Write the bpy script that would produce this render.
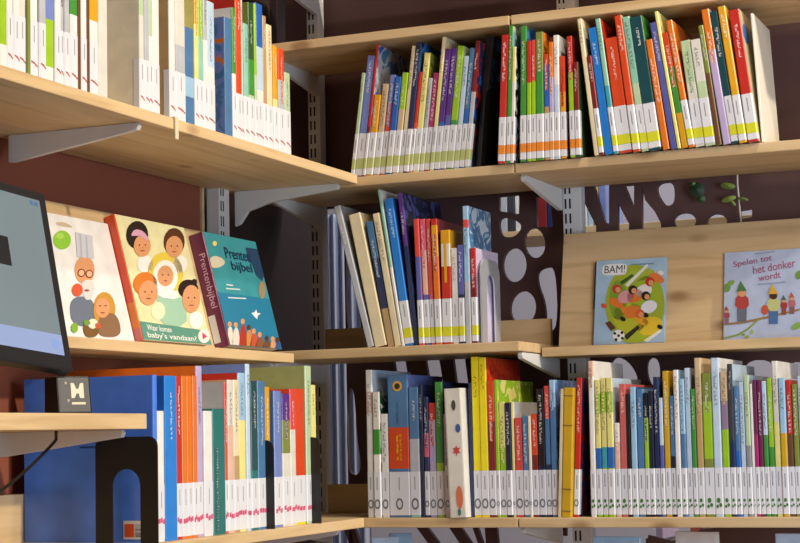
import bpy, bmesh, math, random
import numpy as np
from mathutils import Vector, Matrix, Euler

# ------------------------------------------------------------------ scene, camera, light
S = bpy.context.scene
for o in list(bpy.data.objects):
    bpy.data.objects.remove(o)
COL = S.collection
Z0 = 1.35                                   # height of the middle shelves above the floor
YAW, PITCH, ROLL, FOC = -0.3999, 0.0934, -0.022, 1755.0
CAM = np.array([1.6714, -3.7155, Z0 - 0.2056])


def cam_axes():
    ca, sa, cb, sb, cc, sc = math.cos(YAW), math.sin(YAW), math.cos(PITCH), math.sin(PITCH), math.cos(ROLL), math.sin(ROLL)
    f = np.array([sa * cb, ca * cb, sb])
    r = np.array([ca, -sa, 0.0])
    u = np.cross(r, f)
    return np.array([cc * r + sc * u, -(-sc * r + cc * u), f])


RC = cam_axes()
cd = bpy.data.cameras.new('camera')
cd.sensor_width = 36.0
cd.lens = FOC / 800.0 * 36.0
cd.clip_end = 60
cam = bpy.data.objects.new('camera', cd)
COL.objects.link(cam)
cam.matrix_world = Matrix(((RC[0][0], -RC[1][0], -RC[2][0], CAM[0]), (RC[0][1], -RC[1][1], -RC[2][1], CAM[1]),
                           (RC[0][2], -RC[1][2], -RC[2][2], CAM[2]), (0, 0, 0, 1)))
S.camera = cam
cd.dof.use_dof = False

W = bpy.data.worlds.new('room_light')
S.world = W
W.use_nodes = True
W.node_tree.nodes['Background'].inputs[0].default_value = (0.75, 0.80, 1.0, 1)
W.node_tree.nodes['Background'].inputs[1].default_value = 0.11


def aim(o, target):
    o.rotation_euler = (Vector(target) - o.location).to_track_quat('-Z', 'Y').to_euler()


def area(name, loc, target, size, power, color, size_y=None):
    l = bpy.data.lights.new(name, 'AREA')
    l.energy = power
    l.color = color
    l.shape = 'RECTANGLE'
    l.size = size
    l.size_y = size_y or size
    o = bpy.data.objects.new(name, l)
    COL.objects.link(o)
    o.location = loc
    aim(o, target)
    return o


sl = bpy.data.lights.new('low_sun', 'SUN')
sl.energy = 1.9
sl.color = (1.0, 0.86, 0.66)
sl.angle = math.radians(2.0)
sun = bpy.data.objects.new('low_sun', sl)
COL.objects.link(sun)
sun.rotation_euler = Vector((-1.0, 0.17, -0.45)).to_track_quat('-Z', 'Y').to_euler()
area('ceiling_lamp_warm', (1.8, -1.6, Z0 + 1.4), (-0.2, -0.8, Z0), 0.5, 17, (1.0, 0.76, 0.50))
area('ceiling_lamp_right', (1.45, -0.62, Z0 + 2.0), (0.85, 0.0, Z0 + 0.3), 0.12, 22, (1.0, 0.92, 0.80))
area('window_cool', (2.5, -1.7, Z0 - 0.15), (0.75, 0.1, Z0 - 0.35), 1.0, 33, (0.70, 0.82, 1.0))
area('lamp_beyond', (0.4, 1.5, Z0 + 1.6), (0.3, 2.8, Z0), 0.8, 24, (0.98, 0.95, 1.0))
area('curtain_fill', (0.15, 0.58, Z0 + 0.9), (-0.25, 0.95, Z0 + 0.1), 0.2, 4, (0.86, 0.91, 1.0))  # added fill lamp behind the partition, brightens the curtain

V = S.view_settings
V.view_transform = 'Standard'
V.look = 'None'
V.gamma = 1
V.use_curve_mapping = False
V.exposure = 0.0
rnd = random.Random(7)

# ------------------------------------------------------------------ photograph <-> place helpers


def ray(x, y):
    return RC.T @ np.array([(x - 400) / FOC, (y - 271.5) / FOC, 1.0])


def bp(x, y, ax, v):
    """the point of the plane (axis ax = v) that lies behind a photo point"""
    d = ray(x, y)
    return CAM + (v - CAM[ax]) / d[ax] * d


def bpp(x, y, p, n):
    d = ray(x, y)
    n = np.array(n, float)
    return CAM + ((np.array(p) - CAM) @ n) / (d @ n) * d


def proj(p):
    q = RC @ (np.array(p, float) - CAM)
    return 400 + FOC * q[0] / q[2], 271.5 + FOC * q[1] / q[2]


# ------------------------------------------------------------------ materials
HEX = dict(
    white='e9e6e0', offwhite='dcd8cc', cream='e6d7b0', beige='cdb48c', tan='bb9a6a', paper='e4dcc6',
    red='c22a1e', darkred='7e1b1c', orangered='d8471c', coral='d94a44', pink='d65a78', magenta='b02a6e', salmon='cf6660',
    orange='e0751e', gold='dfa21c', yellow='f6dc12', paleyellow='e9e08a', mustard='cba21d',
    lime='9ac422', lightgreen='8fc05a', green='3f9136', darkgreen='28542c', olive='7f8a3a', palegreen='b9cfa4', mint='8fc7b0',
    teal='17706c', darkteal='12464c', turquoise='3fa3ae', lightblue='9cc3df', paleblue='bfd4e6', blue='2264b8', brightblue='1d7fd6',
    steel='4a78a4', periwinkle='7285c4', navy='1c2b55', darknavy='141d38', albumblue='4c80e8',
    violet='5a5fa8', purple='5a2f86', plum='6e2350', lilac='b9a8cf', palelilac='cfc6e2', mauve='8d7a90',
    grey='8d8f93', palegrey='b9bbc0', darkgrey='3c3e44', black='121214', brown='6b4428', darkbrown='3a2418', blush='e3b6a0')


def lin(h):
    c = [int(h[i:i + 2], 16) / 255 for i in (0, 2, 4)]
    return tuple(x / 12.92 if x <= 0.04045 else ((x + 0.055) / 1.055) ** 2.4 for x in c) + (1,)


MATS = {}


def mat(name, rough=0.4, var=0.10, scale=40.0, coat=0.0, metal=0.0, bump=0.0):
    key = (name, rough, var, metal)
    if key in MATS:
        return MATS[key]
    m = bpy.data.materials.new(name)
    m.use_nodes = True
    nt = m.node_tree
    b = nt.nodes['Principled BSDF']
    c = lin(HEX.get(name, name))
    tc = nt.nodes.new('ShaderNodeTexCoord')
    nz = nt.nodes.new('ShaderNodeTexNoise')
    nz.inputs['Scale'].default_value = scale
    nz.inputs['Detail'].default_value = 3
    nt.links.new(tc.outputs['Object'], nz.inputs['Vector'])
    mx = nt.nodes.new('ShaderNodeMixRGB')
    mx.inputs[1].default_value = tuple(x * (1 - var) for x in c[:3]) + (1,)
    mx.inputs[2].default_value = tuple(min(1, x * (1 + var) + var * 0.02) for x in c[:3]) + (1,)
    nt.links.new(nz.outputs['Fac'], mx.inputs[0])
    nt.links.new(mx.outputs[0], b.inputs['Base Color'])
    b.inputs['Roughness'].default_value = rough
    b.inputs['Metallic'].default_value = metal
    b.inputs['Coat Weight'].default_value = coat
    b.inputs['Coat Roughness'].default_value = 0.12
    if bump:
        bm_ = nt.nodes.new('ShaderNodeBump')
        bm_.inputs['Strength'].default_value = bump
        nt.links.new(nz.outputs['Fac'], bm_.inputs['Height'])
        nt.links.new(bm_.outputs[0], b.inputs['Normal'])
    MATS[key] = m
    return m


def art(a, b_, c, scale=28.0, d=None):
    """an illustrated cover: blobs of three colours"""
    key = ('art', a, b_, c, scale)
    if key in MATS:
        return MATS[key]
    m = bpy.data.materials.new('cover_art_' + a)
    m.use_nodes = True
    nt = m.node_tree
    bs = nt.nodes['Principled BSDF']
    tc = nt.nodes.new('ShaderNodeTexCoord')
    nz = nt.nodes.new('ShaderNodeTexNoise')
    nz.inputs['Scale'].default_value = scale
    nz.inputs['Detail'].default_value = 1.5
    nz.inputs['Distortion'].default_value = 0.8
    nt.links.new(tc.outputs['Object'], nz.inputs['Vector'])
    cr = nt.nodes.new('ShaderNodeValToRGB')
    e = cr.color_ramp.elements
    e[0].position, e[0].color = 0.42, lin(HEX[b_])
    e[1].position, e[1].color = 0.46, lin(HEX[a])
    x = e.new(0.56)
    x.color = lin(HEX[a])
    x = e.new(0.60)
    x.color = lin(HEX[c])
    nt.links.new(nz.outputs['Fac'], cr.inputs[0])
    nt.links.new(cr.outputs[0], bs.inputs['Base Color'])
    bs.inputs['Roughness'].default_value = 0.35
    bs.inputs['Coat Weight'].default_value = 0.3
    MATS[key] = m
    return m


def pine(name='pine_wood', tint=1.0):
    key = ('pine', name)
    if key in MATS:
        return MATS[key]
    m = bpy.data.materials.new(name)
    m.use_nodes = True
    nt = m.node_tree
    b = nt.nodes['Principled BSDF']
    N = nt.nodes.new
    L = nt.links.new
    tc = N('ShaderNodeTexCoord')
    oi = N('ShaderNodeObjectInfo')
    ad = N('ShaderNodeVectorMath')
    ad.operation = 'ADD'
    sc = N('ShaderNodeVectorMath')
    sc.operation = 'SCALE'
    cb = N('ShaderNodeCombineXYZ')
    L(oi.outputs['Random'], cb.inputs[0])
    L(oi.outputs['Random'], cb.inputs[1])
    L(cb.outputs[0], sc.inputs[0])
    sc.inputs['Scale'].default_value = 7.0
    L(tc.outputs['Object'], ad.inputs[0])
    L(sc.outputs[0], ad.inputs[1])
    mp = N('ShaderNodeMapping')
    mp.inputs['Scale'].default_value = (1.2, 14.0, 14.0)
    L(ad.outputs[0], mp.inputs[0])
    nz = N('ShaderNodeTexNoise')
    nz.inputs['Scale'].default_value = 2.2
    nz.inputs['Detail'].default_value = 6
    nz.inputs['Distortion'].default_value = 0.6
    L(mp.outputs[0], nz.inputs['Vector'])
    cr = N('ShaderNodeValToRGB')
    e = cr.color_ramp.elements
    base = [x * tint for x in lin('d4b88c')[:3]]
    e[0].position = 0.30
    e[0].color = (base[0] * 0.80, base[1] * 0.74, base[2] * 0.64, 1)
    e[1].position = 0.66
    e[1].color = (base[0] * 1.05, base[1] * 1.05, base[2] * 1.05, 1)
    x = e.new(0.5)
    x.color = (base[0], base[1] * 0.97, base[2] * 0.92, 1)
    L(nz.outputs['Fac'], cr.inputs[0])
    # knots
    mk = N('ShaderNodeMapping')
    mk.inputs['Scale'].default_value = (4.2, 9.0, 9.0)
    L(ad.outputs[0], mk.inputs[0])
    vo = N('ShaderNodeTexVoronoi')
    vo.inputs['Scale'].default_value = 0.9
    L(mk.outputs[0], vo.inputs['Vector'])
    kr = N('ShaderNodeValToRGB')
    k = kr.color_ramp.elements
    k[0].position, k[0].color = 0.06, (1, 1, 1, 1)
    k[1].position, k[1].color = 0.14, (0, 0, 0, 1)
    L(vo.outputs['Distance'], kr.inputs[0])
    mx = N('ShaderNodeMixRGB')
    mx.inputs[2].default_value = (base[0] * 0.42, base[1] * 0.28, base[2] * 0.20, 1)
    ml = N('ShaderNodeMath')
    ml.operation = 'MULTIPLY'
    ml.inputs[1].default_value = 0.7
    L(kr.outputs[0], ml.inputs[0])
    L(ml.outputs[0], mx.inputs[0])
    L(cr.outputs[0], mx.inputs[1])
    L(mx.outputs[0], b.inputs['Base Color'])
    b.inputs['Roughness'].default_value = 0.5
    bu = N('ShaderNodeBump')
    bu.inputs['Strength'].default_value = 0.06
    L(nz.outputs['Fac'], bu.inputs['Height'])
    L(bu.outputs[0], b.inputs['Normal'])
    MATS[key] = m
    return m


# ------------------------------------------------------------------ mesh helpers


class MB:
    def __init__(s):
        s.v, s.f, s.mi, s.mats = [], [], [], []

    def m(s, material):
        if material not in s.mats:
            s.mats.append(material)
        return s.mats.index(material)

    def face(s, pts, material):
        i = len(s.v)
        s.v += [tuple(p) for p in pts]
        s.f.append(tuple(range(i, i + len(pts))))
        s.mi.append(s.m(material))

    def box(s, x0, x1, y0, y1, z0, z1, material):
        i = len(s.v)
        s.v += [(x, y, z) for z in (z0, z1) for y in (y0, y1) for x in (x0, x1)]
        for q in ((0, 2, 3, 1), (4, 5, 7, 6), (0, 1, 5, 4), (2, 6, 7, 3), (0, 4, 6, 2), (1, 3, 7, 5)):
            s.f.append(tuple(i + k for k in q))
            s.mi.append(s.m(material))

    def prism(s, poly, axis, a, b, material):
        """poly (2D) in the two other axes, extruded from a to b along axis"""
        def P(p, t):
            if axis == 0:
                return (t, p[0], p[1])
            if axis == 1:
                return (p[0], t, p[1])
            return (p[0], p[1], t)
        i, n = len(s.v), len(poly)
        s.v += [P(p, a) for p in poly] + [P(p, b) for p in poly]
        mi = s.m(material)
        s.f.append(tuple(i + k for k in range(n)))
        s.f.append(tuple(i + n + k for k in reversed(range(n))))
        s.mi += [mi, mi]
        for k in range(n):
            s.f.append((i + k, i + n + k, i + n + (k + 1) % n, i + (k + 1) % n))
            s.mi.append(mi)

    def tube(s, pts, r, material, seg=8):
        pts = [Vector(p) for p in pts]
        i = len(s.v)
        n = len(pts)
        for k, p in enumerate(pts):
            t = (pts[min(k + 1, n - 1)] - pts[max(k - 1, 0)]).normalized()
            a = t.orthogonal().normalized() if abs(t.z) > 0.95 else t.cross(Vector((0, 0, 1))).normalized()
            b = t.cross(a)
            for j in range(seg):
                w = 2 * math.pi * j / seg
                s.v.append(tuple(p + r * (math.cos(w) * a + math.sin(w) * b)))
        mi = s.m(material)
        for k in range(n - 1):
            for j in range(seg):
                s.f.append((i + k * seg + j, i + k * seg + (j + 1) % seg, i + (k + 1) * seg + (j + 1) % seg, i + (k + 1) * seg + j))
                s.mi.append(mi)
        s.f.append(tuple(i + j for j in reversed(range(seg))))
        s.f.append(tuple(i + (n - 1) * seg + j for j in range(seg)))
        s.mi += [mi, mi]

    def build(s, name, parent=None, bevel=0.0, smooth=False, fix=True):
        me = bpy.data.meshes.new(name)
        me.from_pydata(s.v, [], s.f)
        for m_ in s.mats:
            me.materials.append(m_)
        for p, k in zip(me.polygons, s.mi):
            p.material_index = k
        if fix or bevel:
            b = bmesh.new()
            b.from_mesh(me)
            if fix:
                bmesh.ops.recalc_face_normals(b, faces=b.faces)
            if bevel:
                ed = [e for e in b.edges if len(e.link_faces) == 2 and e.calc_face_angle(0) > 0.5]
                bmesh.ops.bevel(b, geom=ed, offset=bevel, segments=2, affect='EDGES', profile=0.6)
            b.to_mesh(me)
            b.free()
        if smooth:
            for p in me.polygons:
                p.use_smooth = True
        o = bpy.data.objects.new(name, me)
        COL.objects.link(o)
        if parent:
            o.parent = parent
        return o


def tag(o, label, cat, group=None, kind=None):
    if label:
        o['label'] = label
    if cat:
        o['category'] = cat
    if group:
        o['group'] = group
    if kind:
        o['kind'] = kind
    return o


def empty(name, loc=(0, 0, 0), rot=(0, 0, 0)):
    o = bpy.data.objects.new(name, None)
    o.empty_display_size = 0.02
    COL.objects.link(o)
    o.location = loc
    o.rotation_euler = rot
    return o


def text_mesh(body, width=None, height=None, depth=0.0004, bold=0.0):
    cu = bpy.data.curves.new('lettering', 'FONT')
    cu.body = body
    cu.size = 1.0
    cu.extrude = 0.0
    cu.offset = bold
    cu.align_x = 'LEFT'
    o = bpy.data.objects.new('lettering_tmp', cu)
    COL.objects.link(o)
    dg = bpy.context.evaluated_depsgraph_get()
    me = bpy.data.meshes.new_from_object(o.evaluated_get(dg))
    bpy.data.objects.remove(o)
    bpy.data.curves.remove(cu)
    xs = [v.co.x for v in me.vertices]
    ys = [v.co.y for v in me.vertices]
    x0, x1, y0, y1 = min(xs), max(xs), min(ys), max(ys)
    sx = sy = 1.0
    if width:
        sx = sy = width / (x1 - x0)
    if height:
        sy = height / (y1 - y0)
        if not width:
            sx = sy
    vs = [((v.co.x - x0) * sx, (v.co.y - y0) * sy) for v in me.vertices]
    fs = [tuple(p.vertices) for p in me.polygons]
    bpy.data.meshes.remove(me)
    return vs, fs


def letters(mb, body, origin, ux, uy, material, width=None, height=None, bold=0.0):
    vs, fs = text_mesh(body, width, height, bold=bold)
    o, a, b = Vector(origin), Vector(ux), Vector(uy)
    i = len(mb.v)
    mb.v += [tuple(o + a * x + b * y) for x, y in vs]
    for f in fs:
        mb.f.append(tuple(i + k for k in f))
        mb.mi.append(mb.m(material))


def blob(cx, cy, rx, ry, n=20, rot=0.0, a0=0.0, a1=2 * math.pi):
    out = []
    full = abs(a1 - a0) > 6.28
    for k in range(n if full else n + 1):
        w = a0 + (a1 - a0) * k / n
        x, y = rx * math.cos(w), ry * math.sin(w)
        out.append((cx + x * math.cos(rot) - y * math.sin(rot), cy + x * math.sin(rot) + y * math.cos(rot)))
    return out


def smooth_poly(pts, it=2):
    for _ in range(it):
        q = []
        n = len(pts)
        for k in range(n):
            a, b = pts[k], pts[(k + 1) % n]
            q += [(0.75 * a[0] + 0.25 * b[0], 0.75 * a[1] + 0.25 * b[1]), (0.25 * a[0] + 0.75 * b[0], 0.25 * a[1] + 0.75 * b[1])]
        pts = q
    return pts


# ------------------------------------------------------------------ the setting
PINE = pine()
PINE2 = pine('pale_pine_wood', 1.06)
WHITE_METAL = mat('d8d8d6', 0.45, 0.04)
RED_WALL = mat('8c4c36', 0.7, 0.08, 6.0)
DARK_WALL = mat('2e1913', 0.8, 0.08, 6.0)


def struct(o):
    o['kind'] = 'structure'
    return o


b = MB()
b.box(-3.5, 6.0, -6.0, 5.0, -0.05, 0.0, mat('8a7a68', 0.6, 0.15, 8.0))
struct(b.build('floor'))
b = MB()
b.box(-0.385, -0.345, -3.2, -0.140, 0.0, Z0 + 1.1, RED_WALL)
struct(b.build('wall_left'))
b = MB()
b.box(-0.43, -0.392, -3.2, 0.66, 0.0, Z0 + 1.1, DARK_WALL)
struct(b.build('wall_corner'))
b = MB()
b.box(-0.385, -0.340, -0.139, -0.128, 0.0, Z0 + 1.1, PINE)
struct(b.build('trim_1'))
b = MB()
b.box(-3.5, 6.0, 3.4, 3.45, 0.0, Z0 + 2.0, mat('b9b6c2', 0.8, 0.06, 3.0))
struct(b.build('wall_back'))


# ------------------------------------------------------------------ shelving
def board(name, x0, x1, y0, y1, ztop, th, label, cat='shelf', group=None, along='x', material=None):
    """a plank whose grain runs along its local x"""
    L = (x1 - x0) if along == 'x' else (y1 - y0)
    D = (y1 - y0) if along == 'x' else (x1 - x0)
    m = MB()
    m.box(-L / 2, L / 2, -D / 2, D / 2, -th, 0, material or PINE)
    o = m.build(name, bevel=0.0022)
    o.location = ((x0 + x1) / 2, (y0 + y1) / 2, Z0 + ztop)
    if along == 'y':
        o.rotation_euler = (0, 0, math.pi / 2)
    tag(o, label, cat, group)
    return o


TH = 0.022
D = 0.30
GS = 'pine shelf boards of the bookcases'
board('shelf_board', -0.33, 0.3835, 0, D, 0.742, TH, 'highest pine shelf board of the back bookcase, above the leaning books in the dark corner', group=GS)
board('shelf_board', 0.3885, 1.40, 0, D, 0.742, TH, 'highest pine shelf board above the long row ending at the white slab bookend', group=GS)
board('shelf_board', -0.33, 1.40, 0, D, 0.955, TH, 'unseen topmost pine board above every row, added to shade the panel behind', group=GS)  # out of view, added to keep lamp light off the panel behind
board('shelf_board', -0.33, 0.3855, 0, D, 0.401, TH, 'pine shelf board under the right-leaning books that end at a black bookend', group=GS)
board('shelf_board', 0.3885, 1.40, 0, D, 0.401, TH, 'pine shelf board under the long colourful row and the white slab bookend', group=GS)
board('shelf_board', -0.33, 0.3855, 0, D, 0.0, TH, 'pine shelf board under the short mixed row with the chrome bookend', group=GS)
board('shelf_board', 0.3885, 1.40, 0.15, D, -0.009, TH, 'narrow pine display shelf board holding the football picture book and gnome book', group=GS)
board('shelf_board', -0.33, 0.3705, 0, D, -0.392, TH, 'pine shelf board under the row with the two bright yellow spines', group=GS)
board('shelf_board', 0.3735, 1.40, 0, D, -0.392, TH, 'pine shelf board under the row of bluish and green thin books', group=GS)
board('shelf_board', -0.33, 1.40, 0, D, -0.79, TH, 'lowest pine shelf board of the back bookcase, under the glossy pale books', group=GS)
board('shelf_board', -0.335, 0.0, -2.3, -0.004, 0.405, TH, 'long upper pine shelf board of the left bookcase under wrapped books', group=GS, along='y', material=PINE2)
board('shelf_board', -0.335, -0.15, -1.30, -0.05, -0.009, TH, 'narrow pine display shelf board under the chef, baby and blue picture books', group=GS, along='y', material=PINE2)
board('shelf_board', -0.335, 0.0, -2.3, -0.004, -0.391, TH, 'low pine shelf board of the left bookcase under the blue album and black bookends', group=GS, along='y', material=PINE2)
board('desk_board', -0.335, 0.0, -2.3, -0.955, -0.155, 0.028, 'thick pine desk board carrying the monitor and the small black box', 'desk', along='y', material=PINE2)

GR = 'low pine rails along the shelf backs'
board('shelf_back_rail', -0.225, 0.371, 0.275, 0.293, 0.066, 0.0655, 'low pine rail behind the short row with the chrome bookend', 'rail', GR)
board('shelf_back_rail', -0.225, 0.371, 0.275, 0.293, -0.322, 0.0695, 'low pine rail behind the row with yellow spines', 'rail', GR)
board('shelf_back_rail', -0.325, -0.307, -2.2, -0.15, -0.30, 0.095, 'low pine rail behind the blue album on the left bookcase', 'rail', GR, along='y')


def post(x, y, label, facing='back', slots=2, w=0.047):
    t = empty('shelf_upright', (x, y, 0))
    tag(t, label, 'shelf post', 'slotted white metal uprights')
    m = MB()
    m.box(-w / 2, w / 2, 0, 0.035, 0.0, Z0 + 1.1, WHITE_METAL)
    m.build('post_body', t, bevel=0.003)
    sm = MB()
    dark = mat('black', 0.7)
    z = 0.6
    while z < Z0 + 1.05:
        for k in range(slots):
            cx = -w / 2 + 0.008 + k * 0.011
            sm.box(cx - 0.0022, cx + 0.0022, -0.0006, 0.001, z, z + 0.024, dark)
        z += 0.036
    s_ = sm.build('slot_holes', t)
    if facing == 'left':
        t.rotation_euler = (0, 0, math.pi / 2)
    return t


post(-0.259, 0.306, 'slotted white metal upright in the dark corner between the two bookcases', w=0.034)
post(0.424, 0.306, 'slotted white metal upright behind the display board of the back bookcase')
post(-0.306, -0.092, 'slotted white metal upright on the red-brown wall beside the blue picture book', 'left', w=0.05)
post(-0.306, -1.0, 'slotted white metal upright on the red-brown wall behind the monitor', 'left', w=0.05)


def bracket(x, y, z, L, label, facing='back', h=0.052, drop=False):
    """arm under a shelf: tall at the post, narrow at the tip"""
    t = MB()
    poly = [(0, 0), (-L, 0), (-L - 0.004, -0.006), (-L, -0.014)] + ([(-L * 0.35, -h * 0.62), (-0.035, -h * 0.95), (-0.014, -h * 1.5), (0, -h * 1.6)] if drop else [(-0.012, -h), (0, -h)])
    t.prism(poly, 0, -0.006, 0.006, WHITE_METAL)
    o = t.build('shelf_bracket', bevel=0.0015)
    o.location = (x, y, Z0 + z - 0.0003)
    if facing == 'left':
        o.rotation_euler = (0, 0, math.pi / 2)
    tag(o, label, 'bracket', 'white metal shelf brackets')
    return o


SB = 0.742 - TH
for z, w_ in ((0.955 - TH, 'added topmost'), (0.742 - TH, 'next'), (0.401 - TH, 'second'), (-TH, 'third'), (-0.392 - TH, 'fourth')):
    bracket(-0.247, 0.304, z, 0.27, f'white bracket in the dark corner carrying the {w_} shelf of the back bookcase')
bracket(0.41, 0.304, 0.955 - TH, 0.27, 'white bracket under the middle of the added topmost board')
bracket(0.396, 0.304, 0.742 - TH, 0.27, 'white bracket under the highest board where two boards meet')
bracket(0.396, 0.304, 0.401 - TH, 0.27, 'pale white bracket under the board joint, above the chrome bookend row')
bracket(0.377, 0.304, -TH - 0.0015, 0.27, 'white bracket under the lit end of the board with the chrome bookend')
bracket(0.372, 0.304, -0.392 - TH, 0.27, 'white bracket under the lowest visible joint below the yellow book')
bracket(-0.304, -0.040, 0.405 - TH, 0.27, 'white bracket under the upper left board, above the blue picture book', 'left', drop=True)
bracket(-0.304, -0.945, 0.405 - TH, 0.285, 'long white bracket under the upper left board, above the monitor', 'left')
bracket(-0.304, -0.975, -0.155 - 0.028, 0.265, 'white bracket under the end of the pine desk board', 'left', 0.045)
bracket(-0.304, -0.06, -0.391 - TH, 0.26, 'white bracket under the low left board near the corner', 'left')
bracket(-0.304, -0.10, -0.009 - TH, 0.12, 'short white bracket under the narrow left display board', 'left', 0.03)


# sloping display boards
def sloped(name, along, a0, a1, bottom, top, zt, label):
    th = 0.016
    L = a1 - a0
    dz, dd = zt - 0.001, abs(top - bottom)
    H = math.hypot(dz, dd)
    ang = math.atan2(dd, dz)
    m = MB()
    m.box(-L / 2, L / 2, 0, th, 0, H, PINE)
    o = m.build(name, bevel=0.002)
    if along == 'x':
        o.location = ((a0 + a1) / 2, bottom, Z0 - 0.0085)
        o.rotation_euler = (-ang, 0, 0)
    else:
        o.location = (bottom, (a0 + a1) / 2, Z0 - 0.0085)
        o.rotation_euler = (Matrix.Rotation(math.pi / 2, 3, 'Z') @ Matrix.Rotation(-ang, 3, 'X')).to_euler()
    tag(o, label, 'display board')
    return ang


ANG_B = sloped('display_board', 'x', 0.412, 1.40, 0.205, 0.272, 0.275, 'sloping knotty pine board behind the football book and the gnome book')
ANG_L = sloped('display_board', 'y', -1.30, -0.135, -0.205, -0.275, 0.275, 'sloping pine board behind the chef, baby and blue picture books')

# ------------------------------------------------------------------ books
PAPER = mat('paper', 0.8, 0.05)
LABEL = mat('dedfe3', 0.35, 0.05, 60)
LABEL_INK = mat('8a8a8e', 0.5, 0.1)


def dash(bg, fg):
    """a line of small print seen from too far to read"""
    key = ('dash', bg, fg)
    if key in MATS:
        return MATS[key]
    m = bpy.data.materials.new('spine_print_' + bg)
    m.use_nodes = True
    nt = m.node_tree
    bs = nt.nodes['Principled BSDF']
    tc = nt.nodes.new('ShaderNodeTexCoord')
    mp = nt.nodes.new('ShaderNodeMapping')
    mp.inputs['Scale'].default_value = (150, 1, 230)
    nz = nt.nodes.new('ShaderNodeTexNoise')
    nz.inputs['Scale'].default_value = 1.0
    nz.inputs['Detail'].default_value = 1.0
    oi = nt.nodes.new('ShaderNodeObjectInfo')
    ml = nt.nodes.new('ShaderNodeMath')
    ml.operation = 'MULTIPLY'
    ml.inputs[1].default_value = 300
    nt.links.new(oi.outputs['Random'], ml.inputs[0])
    cb = nt.nodes.new('ShaderNodeCombineXYZ')
    nt.links.new(ml.outputs[0], cb.inputs[2])
    ad = nt.nodes.new('ShaderNodeVectorMath')
    ad.operation = 'ADD'
    nt.links.new(tc.outputs['Object'], mp.inputs[0])
    nt.links.new(mp.outputs[0], ad.inputs[0])
    nt.links.new(cb.outputs[0], ad.inputs[1])
    nt.links.new(ad.outputs[0], nz.inputs['Vector'])
    cr = nt.nodes.new('ShaderNodeValToRGB')
    cr.color_ramp.elements[0].position = 0.46
    cr.color_ramp.elements[1].position = 0.56
    c0, c1 = lin(HEX.get(bg, bg)), lin(HEX.get(fg, fg))
    cr.color_ramp.elements[0].color = c0
    cr.color_ramp.elements[1].color = tuple(0.42 * x + 0.58 * y for x, y in zip(c0, c1))
    nt.links.new(nz.outputs['Fac'], cr.inputs[0])
    nt.links.new(cr.outputs[0], bs.inputs['Base Color'])
    bs.inputs['Roughness'].default_value = 0.4
    MATS[key] = m
    return m


def bands(spec):
    """'red/.3/lime' from the top down -> [(from, to, colour)] as height fractions from the bottom"""
    p = spec.split('/')
    cols, cuts = p[0::2], [float(x) for x in p[1::2]]
    e = [1.0] + [1 - c for c in cuts] + [0.0]
    return [(e[i + 1], e[i], cols[i]) for i in range(len(cols))][::-1]


def cmat(name):
    if '+' in name:
        q = name.split('+')
        return art(q[0], q[1], q[2] if len(q) > 2 else q[1])
    return mat(name, 0.34, 0.22, 26.0, coat=0.3)


LABEL_COL = dict(yg=('b9c07a', .16, .40), orange=('e58a2e', .16, .36), yellow=('d6d62a', .14, .36), ring=None, leaf=None, pinkred=None, swoosh=None)


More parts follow.
